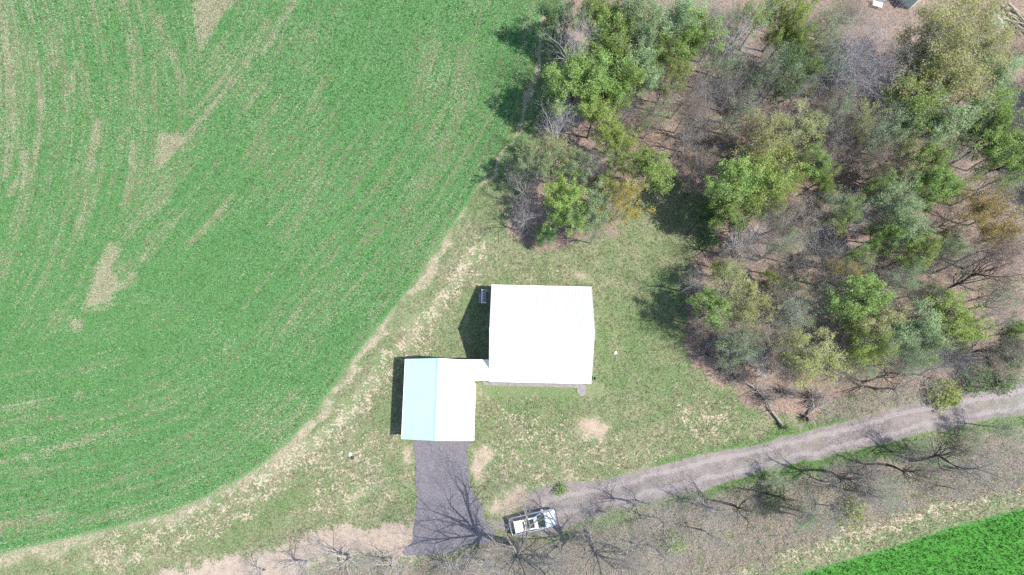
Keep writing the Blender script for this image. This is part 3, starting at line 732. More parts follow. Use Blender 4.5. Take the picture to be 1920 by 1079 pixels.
def grow(seed, H=14.0, R=3.8, fork=.38, limbs=6, depth=4, up=.25, wig=.16, r0=.22, spread=(28, 62), twigs=3, lean=(0, 0), lt=1.0):
    g = random.Random(seed); trunk = []; br = []; tips = []
    def rnd(): return Vector((g.gauss(0, 1), g.gauss(0, 1), g.gauss(0, 1)))
    def tilt(d, deg, az):
        a = d.orthogonal().normalized(); b = d.cross(a); t = R_(deg)
        return (d*cos(t)+(a*cos(az)+b*sin(az))*sin(t)).normalized()
    def branch(p, d, L, r, lev, out):
        ns = 3 if lev else 2; step = L/ns; q = p; rr_ = r
        for i in range(ns):
            d = (d+rnd()*wig+Vector((0, 0, up*(.35 if lev else .15)))).normalized()
            q2 = q+d*step; r2 = r*(1-.62*(i+1)/ns) if lev else r*(1-.8*(i+1)/ns)
            out.append((*q, *q2, rr_, r2)); q, rr_ = q2, r2
            if lev:
                nk = 1 if i < ns-1 else 2
                for _ in range(nk):
                    if g.random() < .93:
                        branch(q, tilt(d, g.uniform(24, 52), g.uniform(0, 2*pi)), L*g.uniform(.50, .74), r2*g.uniform(.6, .85), lev-1, br)
            else:
                tips.append((tuple(q), tuple(d)))
        if not lev:
            for _ in range(twigs):
                dd = tilt(d, g.uniform(15, 60), g.uniform(0, 2*pi)); LL = L*g.uniform(.5, 1.1)
                br.append((*q, *(q+dd*LL), rr_*.9+.004, .005))
    # trunk
    p = Vector((0, 0, -.15)); d = Vector((lean[0], lean[1], 1)).normalized(); zf = H*fork; n = 6; r = r0
    trunk.append((0, 0, -.15, lean[0]*.3, lean[1]*.3, .35, r0*1.7, r0*1.05)); p = Vector((lean[0]*.3, lean[1]*.3, .35))
    nodes = []
    for i in range(n):
        d = (d+rnd()*.04).normalized(); q = p+d*(zf/n); r2 = r0*(1.05-.35*(i+1)/n)
        trunk.append((*p, *q, r0*(1.05-.35*i/n), r2)); p = q; r = r2; nodes.append((Vector(q), r))
    top = H-zf
    for i in range(limbs):
        az = 2*pi*(i+g.uniform(-.3, .3))/limbs; an = g.uniform(*spread) if i else g.uniform(4, 14)
        j = -1 if i < 4 else -2; q, rq = nodes[j]
        dd = Vector((cos(az)*sin(R_(an)), sin(az)*sin(R_(an)), cos(R_(an))))
        L = min(top*.50/max(.35, cos(R_(an))), R*.62/max(.25, sin(R_(an))))*g.uniform(.85, 1.1)
        branch(q, dd, L, r*g.uniform(.5, .72)*lt, depth, trunk)
    return trunk, br, tips

def measure(tips):
    T = np.array([t[0] for t in tips]); rad = np.hypot(T[:, 0]-T[:, 0].mean(), T[:, 1]-T[:, 1].mean())
    return np.percentile(rad, 90), np.percentile(T[:, 2], 98), T[:, 0].mean(), T[:, 1].mean()

def leaf_mesh(tips, n, size, spread, mat, name, seed, flat=.55):
    r = np.random.default_rng(seed); T = np.array([t[0] for t in tips])
    # leaves gather in clumps: some twigs carry many, some few
    w = r.random(len(T))**1.5+.05; w /= w.sum()
    i = r.choice(len(T), n, p=w); c = T[i]+r.normal(0, spread, (n, 3))
    nrm = r.normal(0, 1, (n, 3)); nrm[:, 2] = np.abs(nrm[:, 2])+flat; nrm /= np.linalg.norm(nrm, axis=1, keepdims=True)
    a = np.cross(nrm, r.normal(0, 1, (n, 3))); a /= np.linalg.norm(a, axis=1, keepdims=True); b = np.cross(nrm, a)
    s = size*(.35+1.3*r.random((n, 1)))
    V = np.stack([c-a*s, c-b*s*.55+nrm*s*.12, c+a*s, c+b*s*.55+nrm*s*.12], 1).reshape(-1, 3)
    F = np.arange(4*n).reshape(n, 4)
    me = np_mesh(name, V, F, mat)
    at_ = me.attributes.new('tint', 'FLOAT', 'FACE'); tc = np.repeat(0, 1)
    clump = r.random(len(T))[i]*.55+r.random(n)*.45
    at_.data.foreach_set('value', clump.astype(np.float32)); return me

def bark_mat(name, lo, hi):
    k = NT(name); P = k.obj(); f = k.noise(P, 6, 4, .7)
    k.col(k.mix(k.step(f, .3, .7), lo, hi)); k.rough(.95); k.bump(f, .5, .03); k.b.inputs['Specular IOR Level'].default_value = .1; return k.m
def leaf_mat(name, dark, mid, light, trans=.35):
    k = NT(name); t = k.attr('tint').outputs['Fac']
    rnd = k.n('ShaderNodeObjectInfo').outputs['Random']
    c = k.mix(k.step(t, .15, .6), dark, mid); c = k.mix(k.step(t, .55, .95), c, light)
    h = k.n('ShaderNodeHueSaturation'); k.put(h.inputs['Color'], c)
    k.put(h.inputs['Hue'], k.math('ADD', .485, k.math('MULTIPLY', rnd, .03))); k.put(h.inputs['Value'], k.math('ADD', .85, k.math('MULTIPLY', rnd, .3)))
    c = h.outputs[0]; k.col(c); k.rough(.7); k.b.inputs['Specular IOR Level'].default_value = .2
    tr = k.n('ShaderNodeBsdfTranslucent'); k.put(tr.inputs['Color'], c)
    ms = k.n('ShaderNodeMixShader'); ms.inputs[0].default_value = trans
    k.t.links.new(k.b.outputs[0], ms.inputs[1]); k.t.links.new(tr.outputs[0], ms.inputs[2]); k.t.links.new(ms.outputs[0], k.out.inputs['Surface'])
    return k.m
BK_GREY = bark_mat('grey_bark', (.25, .23, .21), (.46, .43, .405))
BK_DOME = bark_mat('ashen_bark', (.27, .25, .27), (.46, .44, .46))
BK_MID = bark_mat('brown_grey_bark', (.145, .13, .118), (.31, .29, .27))
BK_PALE = bark_mat('pale_grey_bark', (.36, .345, .335), (.58, .56, .54))
BK_DARK = bark_mat('dark_bark', (.045, .040, .038), (.10, .088, .08))
BK_PURP = bark_mat('purple_grey_bark', (.195, .175, .190), (.37, .34, .36))
LM = {'green': leaf_mat('fresh_green_leaf', (.155, .240, .065), (.290, .405, .120), (.430, .530, .215), .5),
      'lime': leaf_mat('lime_leaf', (.200, .270, .065), (.350, .445, .120), (.470, .545, .215), .5),
      'sage': leaf_mat('sage_leaf', (.160, .235, .105), (.290, .385, .190), (.430, .510, .320), .45),
      'deep': leaf_mat('deep_green_leaf', (.070, .130, .050), (.140, .225, .090), (.230, .310, .155), .4),
      'olive': leaf_mat('olive_bud', (.215, .225, .080), (.340, .355, .135), (.455, .455, .210)),
      'gold': leaf_mat('golden_bud', (.180, .140, .035), (.300, .240, .060), (.400, .330, .110)),
      'pink': leaf_mat('pinkish_bud', (.150, .110, .080), (.250, .190, .140), (.350, .280, .210))}
# kind: (leaf material, bark, number of leaves, leaf size, scatter, grow options)
KINDS = {
 'green': ('green', BK_DARK, 12500, .115, .28, dict(fork=.5)), 'lime': ('lime', BK_DARK, 10500, .110, .27, dict(fork=.5)),
 'sage': ('sage', BK_GREY, 11500, .105, .27, dict(fork=.5)), 'deep': ('deep', BK_DARK, 11000, .12, .34, dict(fork=.45)),
 'olive': ('olive', BK_GREY, 9000, .095, .28, dict(fork=.48, twigs=5)), 'gold': ('gold', BK_GREY, 8500, .095, .28, dict(fork=.48, twigs=5)),
 'pink': ('pink', BK_GREY, 5000, .080, .24, dict(twigs=6)), 'thin': ('sage', BK_GREY, 3600, .095, .30, dict(twigs=5)),
 'bare': (None, BK_GREY, 0, 0, 0, dict(twigs=3, spread=(22, 60))), 'white': (None, BK_PALE, 0, 0, 0, dict(twigs=3, spread=(22, 62), wig=.2)),
 'purple': (None, BK_PURP, 0, 0, 0, dict(twigs=5, spread=(20, 60))), 'dome': (None, BK_DOME, 0, 0, 0, dict(twigs=2, spread=(10, 66), fork=.30, wig=.10)), 'giant': ('olive', BK_GREY, 48000, .085, .32, dict(twigs=5, spread=(10, 66), fork=.32, wig=.10)),
 'dark': (None, BK_DARK, 0, 0, 0, dict(twigs=3, spread=(18, 50), fork=.45)),
}
PROTO = {}
def proto(kind, v):
    if (kind, v) in PROTO: return PROTO[kind, v]
    lm, bk, nl, ls, sp_, opt = KINDS[kind]
    seed = sum(map(ord, kind))*7+v*131
    big = kind in ('dome', 'giant')
    tr, br, tips = grow(seed, depth=4 if big else 3, limbs=12 if big else 10 if kind == 'purple' else 8, **opt)
    rad, top, cx_, cy_ = measure(tips)
    mt = tube_mesh(tr, bk, kind+'_trunk'); mb_ = tube_mesh(br, bk, kind+'_branches')
    ml = leaf_mesh(tips, nl, ls, sp_, LM[lm], kind+'_crown', seed, 1.5) if lm else None
    PROTO[kind, v] = (mt, mb_, ml, rad, top, cx_, cy_); return PROTO[kind, v]

NAMES = {'green': 'leafy_tree', 'lime': 'leafy_tree', 'sage': 'leafy_tree', 'deep': 'leafy_tree', 'olive': 'budding_tree', 'gold': 'budding_tree', 'pink': 'budding_tree', 'giant': 'budding_tree', 'thin': 'budding_tree'}
WORDS = {'dome': 'bare purple-grey tree', 'giant': 'huge olive-budded tree', 'green': 'fresh green leafy tree', 'lime': 'yellow-green leafy tree', 'sage': 'pale grey-green leafy tree', 'deep': 'dark green tree', 'olive': 'sparse olive-budded tree', 'gold': 'sparse golden-budded tree',
         'pink': 'thin tree with pinkish-brown buds', 'thin': 'see-through grey-green tree', 'bare': 'bare grey tree', 'white': 'bare pale-twigged tree', 'purple': 'bare purple-grey tree', 'dark': 'bare dark-trunked tree'}
TR = random.Random(77)
def tree(kind, px, py, rpx, H, where, group=None, v=None, label=None):
    v = (0 if kind in ('dome', 'giant') else TR.randrange(3)) if v is None else v
    mt, mb_, ml, rad, top, cx_, cy_ = proto(kind, v)
    H *= .88; hc = H*.76; c = U(px, py, hc)
    depth_ = (CAM_H-hc)/max(.5, abs((RM @ np.array([(px-960)/FPX, -(py-539.5)/FPX, -1.0]))[2])); Rm = rpx*depth_/FPX
    sx = Rm/rad*(1.06 if ml is None else 1.03)*(.93 if kind in ('dome', 'giant') else 1.0); sz = H/top; rz = TR.uniform(0, 2*pi)
    ox, oy = (cx_*cos(rz)-cy_*sin(rz))*sx, (cx_*sin(rz)+cy_*cos(rz))*sx
    o = empty(NAMES.get(kind, 'bare_tree'), (c.x-ox, c.y-oy, 0), rz, label=label or (WORDS[kind]+' '+where), cat='tree', group=group)
    o.scale = (sx, sx, sz)
    link('trunk', mt, o); link('branches', mb_, o)
    if ml: link('crown', ml, o)
    return o
T = [
# upper left cluster by the crop field
('deep',1040,22,34,9,'at the top edge nearest the crop field'),('white',1082,72,50,15,'with antler-like limbs, nearest the crop field'),
('green',1120,22,40,12,'at the top edge right of the antler-like bare tree'),('green',1150,62,40,12,'right of the antler-like bare tree'),('sage',1192,42,44,13,'second from the top edge in the bright cluster'),
('deep',1135,88,26,8,'in a shaded gap right of the antler-like bare tree'),('lime',1162,98,34,11,'in the middle of the bright upper cluster'),('sage',1262,35,44,13,'at the top edge left of the white sheet'),
('green',1302,72,42,12,'immediately left of the white sheet on the wood floor'),('sage',1215,70,34,12,'between two larger crowns of the upper cluster'),('green',1240,105,30,11,'above the pair of dark leaning trunks'),
('lime',1262,150,26,9,'over the pair of dark leaning trunks'),('green',1078,158,46,12,'bulging furthest over the field edge'),('lime',1100,118,28,11,'tucked below the antler-like bare tree'),
('green',1130,152,42,12,'in the row of crowns below the antler-like tree'),('green',1178,152,34,11,'at the right end of the row below the antler-like tree'),('sage',1212,128,36,11,'right of the row of bright crowns'),
('lime',1122,205,32,10,'topmost of the yellow-green string running down to the lawn'),('lime',1142,250,28,9,'in the middle of the yellow-green string'),('lime',1165,268,26,9,'beside the red-brown litter clearing'),('lime',1156,300,22,8,'lowest of the yellow-green string'),
('white',1048,228,38,13,'with star-like twigs on the edge above the olive crowns'),('purple',1172,208,34,9,'left of the red-brown litter clearing'),('thin',1230,212,30,9,'on the upper rim of the red-brown litter clearing'),('bare',1090,200,26,8,'squeezed under the bulging green crown'),
('deep',1028,180,20,7,'low in the shadow beside the field edge'),
# cluster above the barn
('sage',1012,302,34,10,'upper left of the clump above the large white building'),('olive',1040,285,34,10,'on top of the clump above the large white building'),('sage',1072,310,36,10,'in the middle of the clump above the large white building'),
('purple',1122,305,38,10,'round, in the middle of the clump above the large building'),('green',1225,315,40,11,'standing almost alone right of the clump above the large building'),('lime',1055,362,34,10,'left of centre in the clump above the large building'),
('green',1068,405,32,9,'lowest crown of the clump above the large building'),('sage',1112,392,36,10,'lower right of the clump above the large building'),('thin',1118,432,24,7,'trailing onto the lawn above the large building'),('gold',1168,372,42,12,'right side of the clump above the large building'),
('bare',982,345,34,9,'leaning over the field edge left of the clump'),('bare',985,402,32,9,'lowest on the left edge of the clump, over brown litter'),('deep',1022,440,18,4,'low and small at the bottom of the clump'),
('green',1130,350,22,8,'half hidden between the round purple and golden crowns'),
# top middle
('white',1388,35,66,15,'with long whitish forking limbs near the top edge'),('lime',1432,22,36,11,'at the top edge right of the long whitish limbs'),('lime',1485,18,44,12,'at the top edge left of the small litter clearing'),('lime',1470,62,26,10,'under two yellow-green crowns at the top edge'),
('thin',1345,108,36,10,'below the white sheet'),('bare',1300,165,44,11,'right of the pair of dark leaning trunks'),('bare',1352,150,34,10,'below the see-through tree and white sheet'),('thin',1392,118,32,9,'below the long whitish limbs'),
('green',1502,82,28,10,'small, above the blue-green smudge of branches'),('sage',1545,108,32,10,'left of the big purple-grey dome'),('deep',1478,128,38,11,'like a blue-green smudge of branches, upper middle of the wood'),
('green',1512,142,24,9,'just below and right of the blue-green smudge'),('lime',1574,130,19,8,'smallest of its colour, touching the big purple-grey dome'),('bare',1430,95,36,10,'between the whitish limbs and the blue-green smudge'),
('bare',1330,205,42,11,'above the long shadows in the litter clearing'),('bare',1292,245,32,10,'at the right rim of the red-brown litter clearing'),('bare',1402,180,40,11,'in the grey thicket left of the olive crowns'),('bare',1445,170,30,10,'with leaning trunks left of the blue-green smudge'),
('pink',1590,185,52,12,'in the middle, below the big purple-grey dome'),('olive',1622,222,32,10,'below the pinkish tree and left of the pale green giant'),('dome',1628,96,88,16,'the big fine-twigged dome in the upper right'),
('thin',1560,40,36,8,'low over the small clearing left of the dome'),('pink',1600,22,40,9,'at the top edge left of the white bench'),('bare',1345,28,30,8,'behind the crumpled sheet at the top edge'),('bare',1528,30,34,8,'at the top edge right of the yellow-green crowns'),
# top right
('giant',1782,90,92,14,'the biggest crown of all, by the top right corner'),('lime',1742,148,36,11,'at the lower left foot of the biggest crown'),('olive',1862,85,44,12,'filling the right edge of the biggest crown'),('sage',1862,138,38,11,'jutting right below the biggest crown'),
('pink',1806,172,36,10,'in a hollow below the biggest crown'),('green',1718,198,46,12,'upper left part of the pale green mass'),('sage',1762,222,50,12,'centre of the pale green mass in the upper right'),('sage',1700,242,38,11,'left flank of the pale green mass'),
('green',1852,205,36,11,'bright, upper end of the right-hand green chain'),('green',1862,248,46,12,'middle of the right-hand green chain'),('green',1892,300,40,12,'lower end of the right-hand green chain'),('sage',1822,252,36,10,'between the pale green mass and the right-hand chain'),
('white',1900,185,44,10,'in deep shade at the right edge'),('deep',2180,130,70,14,'beyond the right edge, shading the log pile'),('deep',2190,225,70,14,'beyond the right edge, shading the pale-twigged tree'),('deep',2175,320,60,13,'beyond the right edge, beside the right-hand green chain'),('dark',1906,100,36,8,'below the log pile at the right edge'),('purple',1912,230,34,10,'at the right edge beside the green chain'),
# middle belt
('olive',1440,252,46,12,'over the middle of the wood, left one of a pair'),('olive',1498,238,42,11,'over the middle of the wood, right one of a pair'),('lime',1472,285,26,9,'below the pair of olive crowns'),('green',1520,308,30,10,'round, below and right of the olive pair'),('green',1546,338,22,9,'small and round below another round green crown'),
('green',1378,345,44,12,'at the wood edge over the shaded lawn inlet'),('lime',1428,322,46,12,'in the middle of the bright belt right of the lawn inlet'),('lime',1470,345,34,10,'at the right end of the bright belt'),('green',1372,398,34,10,'lowest crown at the shaded lawn inlet'),('lime',1430,378,32,10,'along the bottom of the bright belt'),('deep',1325,395,22,6,'small, on the lawn side of the bright belt'),
('bare',1592,255,36,10,'left of the pale green mass'),('pink',1556,292,34,10,'right of the olive pair'),('pink',1648,290,40,10,'left below the pale green mass'),('green',1742,305,32,10,'below the centre of the pale green mass'),('olive',1702,298,34,10,'left of a green crown below the pale mass'),
('green',1590,402,28,9,'bright and isolated, over brown litter in the middle'),('sage',1682,380,42,11,'upper end of the long green ridge in the right middle'),('green',1650,350,24,9,'small, above the long green ridge'),('sage',1702,430,32,10,'centre of the long green ridge in the right middle'),('green',1722,472,34,10,'bottom end of the long green ridge'),('green',1658,442,26,9,'left shoulder of the long green ridge'),
('green',1605,482,22,8,'small and round, left of the long green ridge'),('sage',1778,458,24,8,'small, right of the long green ridge'),('green',1758,352,34,10,'bright, above and right of the long green ridge'),('olive',1806,352,28,10,'right of the bright crown near the right side'),
('gold',1852,400,48,12,'largest of its colour, by the right side'),('gold',1868,440,30,10,'at the foot of the largest golden crown'),('purple',1902,465,40,11,'at the right edge below the golden crowns'),('bare',1800,405,34,10,'left of the largest golden crown'),
('white',1402,445,48,10,'with tangled curly twigs below the bright belt'),('white',1515,425,46,11,'with fine fan-shaped twigs in the middle of the wood'),('white',1545,490,30,6,'low, like a spread claw, left of small golden buds'),('bare',1462,462,38,9,'between two pale-twigged trees'),
# lower middle
('green',1342,580,36,9,'at the left edge of the lower wood behind the brush'),('olive',1375,530,38,9,'on the left side of the lower wood'),('lime',1448,522,17,4,'very small and vivid, alone in the grey lower wood'),('olive',1412,575,40,10,'right of the green crown behind the brush'),('pink',1462,568,42,10,'in the centre of the lower wood'),('thin',1500,590,36,9,'in the centre right of the lower wood'),
('lime',1352,505,18,5,'small, at the left tip of the lower wood'),('olive',1535,675,50,11,'largest over the bottom of the wood'),('pink',1584,695,30,8,'brown at the bottom right of the largest low olive crown'),('olive',1482,645,38,10,'left of the largest low olive crown'),('thin',1402,640,38,9,'above the leaning brush stems'),
('green',1612,562,46,12,'upper part of the great mixed crown in the lower middle'),('olive',1645,608,46,12,'right part of the great mixed crown'),('lime',1632,655,38,11,'bottom of the great mixed crown'),('gold',1592,512,32,9,'small, above the great mixed crown'),('thin',1552,560,34,9,'left of the great mixed crown'),
('sage',1718,618,42,11,'right of the great mixed crown'),('sage',1742,655,34,10,'lowest of the pale crowns right of the great mixed crown'),('lime',1790,592,42,11,'bright and lumpy in the lower right'),('lime',1818,625,28,10,'right lower lobe beside the bright lumpy crown'),('green',1762,562,26,9,'on top of the bright lumpy crown'),
('green',1908,620,24,9,'cut by the right edge above the track'),('deep',1888,668,26,7,'thin, near the right edge above the track'),('thin',1872,548,34,9,'near the right edge above long dark trunks'),('green',1915,655,18,8,'smallest at the right edge above the track'),
# long bare trunks on the right
('dark',1835,515,44,12,'with long trunks pointing right, right of the green ridge'),('dark',1880,500,44,13,'with the longest dark trunk, right side'),('dark',1765,500,40,10,'with fan of dark limbs right of the green ridge'),('bare',1700,520,36,9,'below the bottom end of the green ridge'),('bare',1895,560,44,12,'at the right edge above the bright lumpy crown'),
('bare',1860,600,40,11,'right of the bright lumpy crown'),('dark',1865,655,46,11,'with dark trunks over bare litter near the track'),('purple',1802,672,38,8,'soft and low below the bright lumpy crown'),('bare',1655,500,34,8,'between small round green crown and green ridge'),('bare',1732,545,30,9,'left of the bright lumpy crown'),
('bare',1715,722,56,9,'with trunks spreading right along the track verge'),('dark',1680,705,34,8,'beside the pale upright trunk near the track'),('bare',1760,700,46,9,'reaching over the track verge'),
# lawn edge brush
]
for t in T: tree(*t)
USED = set()
def near_label(kd, px, py, lst, what):
    for t in sorted(lst, key=lambda t: (t[1]-px)**2+(t[2]-py)**2)[:8]:
        dx, dy = px-t[1], py-t[2]
        side = ('right of' if dx > 0 else 'left of') if abs(dx) > abs(dy) else ('below' if dy > 0 else 'above')
        col_ = {'bare': 'grey', 'white': 'pale', 'purple': 'purple-grey', 'thin': 'hazy', 'pink': 'brownish'}[kd]
        l = 'small %s %s tree %s the one %s' % (col_, what, side, t[5])
        if l not in USED and len(l.replace('-', ' ').split()) <= 16: break
    USED.add(l); return l
# unremarkable bare trees filling the wood
def dist_ok(px, py, others, m):
    return all((px-a)**2+(py-b)**2 > m*m for a, b in others)
fill = []; g = random.Random(5); WOODPOLY = poly(FOREST)
while len(fill) < 84:
    px, py = g.uniform(1240, 1915), g.uniform(8, 700)
    p = U(px, py)
    if not inside(np.array([p.x]), np.array([p.y]), WOODPOLY)[0]: continue
    if not dist_ok(px, py, fill, 30) or (px > 1640 and py < 70): continue
    if 1180 < px < 1290 and 215 < py < 320: continue
    if 1200 < px < 1345 and 320 < py < 480: continue
    fill.append((px, py))
for px, py in fill:
    kd = g.choice(['bare', 'bare', 'white', 'bare', 'thin', 'pink', 'thin'])
    tree(kd, px, py, g.uniform(28, 44), g.uniform(8, 12), '', 'thin understorey trees among the larger crowns', label=near_label(kd, px, py, T, 'understorey'))

# the two great bare trees by the car
def big_tree(px, py, H, R, seed, label, lean, **k):
    p = U(px, py); tr, br, tips = grow(seed, H=H, R=R, depth=4, limbs=10, r0=.40, wig=.10, twigs=2, lt=.85, lean=lean, **k)
    rad, top, cx_, cy_ = measure(tips)
    o = empty('bare_tree', (p.x, p.y, 0), 0, label=label, cat='tree', group='great bare trees beside the car')
    link('trunk', tube_mesh(tr, BK_MID, 'great_trunk'), o); link('branches', tube_mesh(br, BK_MID, 'great_branches'), o)
    s_ = R/rad; o.scale = (s_, s_, H/top); return o
big_tree(968, 1022, 18.0, 6.0, 21, 'great bare tree whose forked shadow covers the asphalt drive, below the car', (0, 0), fork=.36, spread=(25, 66))
big_tree(1100, 1000, 12.5, 4.6, 42, 'great bare tree with thick dark bent trunk right of the car', (.05, -.22), fork=.36, spread=(25, 66))
# saplings of the lower verge
S = [('bare',640,1062,60,6,'left of the asphalt drive at the bottom edge'),('bare',560,1070,50,6,'furthest left at the bottom edge, on sandy soil'),('bare',730,1068,46,5,'at the bottom edge below the left corner of the drive'),('bare',850,1074,44,6,'at the bottom edge below the drive'),
('bare',480,1078,36,4,'lowest and leftmost beside the sandy road'),('white',905,1062,36,6,'between the drive and the great bare tree'),('bare',1035,1070,48,8,'between the two great bare trees at the bottom'),
('bare',1180,1045,56,9,'right of the bent great tree at the bottom'),('bare',1205,955,44,8,'leaning over the start of the dirt track'),('bare',1260,985,46,8,'left part of the brushy verge below the track'),('bare',1340,960,42,8,'with dark stems on the verge, left of the dark bush'),
('dark',1400,955,44,9,'with dark sinuous trunk left of the dark green bush'),('dark',1490,945,42,9,'with dark sinuous trunk right of the dark green bush'),('dark',1600,905,52,10,'with long dark trunk in the middle of the verge'),('bare',1660,935,44,9,'lowest in the middle of the verge'),
('dark',1800,855,52,11,'with the thickest trunk on the verge, right half'),('bare',1870,880,46,10,'over the verge near the right edge'),('dark',1720,890,44,9,'on the verge between thick and long trunks'),('bare',1345,1015,36,7,'above the left end of the bright lower field'),('bare',1250,1050,40,7,'near the bottom edge in the grey verge'),
('bare',1540,970,38,8,'beside the yellow-green bush on the verge')]
for t in S: tree(*t)
gs = random.Random(15); vf = []
while len(vf) < 18:
    t = gs.random(); px = 1130+790*t; py = 1000-165*t+gs.uniform(-40, 62)
    if dist_ok(px, py, vf, 34): vf.append((px, py))
for px, py in vf:
    kd = gs.choice(['bare', 'white', 'bare', 'thin'])
    tree(kd, px, py, gs.uniform(20, 34), gs.uniform(3.5, 6.5), '', 'leafless saplings along the brushy verge', label=near_label(kd, px, py, S, 'verge'))
# bushes
def bush(kind, px, py, rpx, h, label, dens=2600):
    r = np.random.default_rng(int(px)); g = random.Random(int(px)); p = U(px, py, h*.5); R = rpx/19.6
    segs = []; tips = []
    for i in range(70):
        a = g.uniform(0, 2*pi); rr_ = R*math.sqrt(g.random())*.95; q0 = Vector((cos(a)*rr_*.25, sin(a)*rr_*.25, 0)); top_ = h*math.sqrt(max(.1, 1-(rr_/R)**2))*g.uniform(.7, 1.05)
        q1 = Vector((cos(a)*rr_*.7+g.gauss(0, .1), sin(a)*rr_*.7+g.gauss(0, .1), top_*.55)); q2 = Vector((cos(a)*rr_, sin(a)*rr_, top_))
        segs += [(*q0, *q1, .022, .015), (*q1, *q2, .015, .006)]; tips += [(tuple(q2), None), (tuple(q1.lerp(q2, .6)), None)]
        for _ in range(3):
            q3 = q2+Vector((g.gauss(0, .2), g.gauss(0, .2), g.gauss(.05, .15))); segs.append((*q1.lerp(q2, g.random()), *q3, .008, .004)); tips.append((tuple(q3), None))
    o = empty('bush', (p.x, p.y, 0), 0, label=label, cat='bush')
    link('stems', tube_mesh(segs, BK_GREY, 'bush_stems'), o)
    if kind: link('foliage', leaf_mesh(tips, dens, .085, .16, LM[kind], 'bush_foliage', int(px)), o)
bush('lime', 1772, 740, 32, 1.5, 'yellow-green bush on the verge touching the upper side of the dirt track', 1700)
bush('deep', 1832, 708, 30, 1.8, 'dark green ragged bush above the dirt track near the right edge', 1200)
bush('deep', 1880, 712, 26, 1.5, 'brown and green ragged bush at the right edge above the track', 900)
bush('deep', 1450, 930, 26, 1.4, 'dark green bush among dark stems on the verge below the track', 650)
bush('lime', 1598, 962, 28, 1.6, 'blurry yellow-green bush on the lower verge above the bright field', 500)
bush('lime', 1265, 1018, 20, 1.0, 'small yellow-green bush on the grey verge near the bottom edge', 500)
bush('green', 1052, 918, 7, .5, 'tiny vivid green bush on bare ground above the car', 350)
bush('deep', 1330, 442, 20, 1.2, 'dark green bush on the shaded lawn edge below the inlet', 700)
for i, (px, py, r_) in enumerate(((1308,575,24),(1318,620,26),(1335,660,28),(1358,690,26),(1385,705,22),(1310,540,18),(1350,640,22),(1440,745,20),(1530,745,24),(1480,735,18))):
    bush(None, px, py, r_, 2.6, ('grey leafless brush, number %d counting down the curved left edge of the lower wood' % (i+1)) if i < 0 else
         ['leafless brush clump highest but one on the curved lawn edge', 'leafless brush clump midway down the curved lawn edge', 'thick leafless brush clump where the lawn edge bends right', 'leafless brush clump below the bend of the lawn edge',
          'lowest leafless brush clump on the curved lawn edge', 'small leafless brush clump at the top of the curved lawn edge', 'leafless brush clump set back from the lawn edge under a green crown', 'leafless brush clump beside the fallen dead log',
          'leafless brush clump right of the second upturned stump', 'leafless brush clump between fallen log and olive crown'][i])

# fallen dead trunks with upturned roots
def fallen(px0, py0, px1, py1, r, seed, label):
    a, b = U(px0, py0, .25), U(px1, py1, .5); g = random.Random(seed); d = b-a
    o = empty('fallen_tree', (a.x, a.y, 0), 0, label=label, cat='dead tree'); seg = []; p = Vector((0, 0, .25)); n = 7
    for i in range(n):
        q = Vector((d.x*(i+1)/n, d.y*(i+1)/n, .28+.05*i))+Vector((g.gauss(0, .05), g.gauss(0, .05), 0)); seg.append((*p, *q, r*(1-.11*i), r*(1-.11*(i+1)))); p = q
    link('trunk', tube_mesh(seg, BK_MID, 'fallen_trunk'), o)
    seg = []
    for i in range(34):
        t = g.uniform(.35, 1); q = Vector((d.x*t, d.y*t, .5)); e = q+Vector((g.gauss(0, .8)+d.x*.1, g.gauss(0, .8)+d.y*.1, g.uniform(0, .9))); seg.append((*q, *e, .03, .008))
        seg.append((*e, *(e+Vector((g.gauss(0, .4), g.gauss(0, .4), .2))), .009, .004))
    link('branches', tube_mesh(seg, BK_GREY, 'fallen_branches'), o)
    seg = []
    for i in range(26):
        e = Vector((g.gauss(0, .30)-d.x*.03, g.gauss(0, .30)-d.y*.03, g.uniform(.05, .75))); seg.append((0, 0, .28, *e, .07, .015))
    link('roots', tube_mesh(seg, BK_DARK, 'roots'), o)
fallen(1467, 799, 1414, 722, .15, 3, 'dead fallen trunk with black upturned roots near the track, left one')
fallen(1511, 783, 1548, 742, .12, 4, 'smaller dead fallen trunk with dark upturned roots, right one near the track')

# ------------------------------------------------------------------ grass, crop and twigs: real blades
def blade_mat(name, lo, hi, trans=.3):
    k = leaf_mat(name, lo, tuple((a+b)/2 for a, b in zip(lo, hi)), hi, trans); return k
def blades(name, X, Y, h, w, mat, seed, lean=.6, per=3, rad=.06):
    r = np.random.default_rng(seed); n = len(X); X = np.repeat(X, per)+r.normal(0, rad, n*per); Y = np.repeat(Y, per)+r.normal(0, rad, n*per); m = n*per
    a = r.random(m)*2*pi; hh = h*(.5+r.random(m)); ww = w*(.6+.8*r.random(m)); l = lean*hh*r.random(m)
    bx, by = -np.sin(a)*ww, np.cos(a)*ww; tx, ty = np.cos(a)*l, np.sin(a)*l
    V = np.stack([np.stack([X-bx, Y-by, np.full(m, .0)], -1), np.stack([X+bx, Y+by, np.full(m, .0)], -1),
                  np.stack([X+bx*.5+tx, Y+by*.5+ty, hh], -1), np.stack([X-bx*.5+tx, Y-by*.5+ty, hh*.96], -1)], 1).reshape(-1, 3)
    me = np_mesh(name, V, np.arange(4*m).reshape(m, 4), mat)
    at_ = me.attributes.new('tint', 'FLOAT', 'FACE'); at_.data.foreach_set('value', np.repeat(r.random(n), per).astype(np.float32))
    return me
r = np.random.default_rng(99)
CX, CY = (-54, 55), (-20, 47)
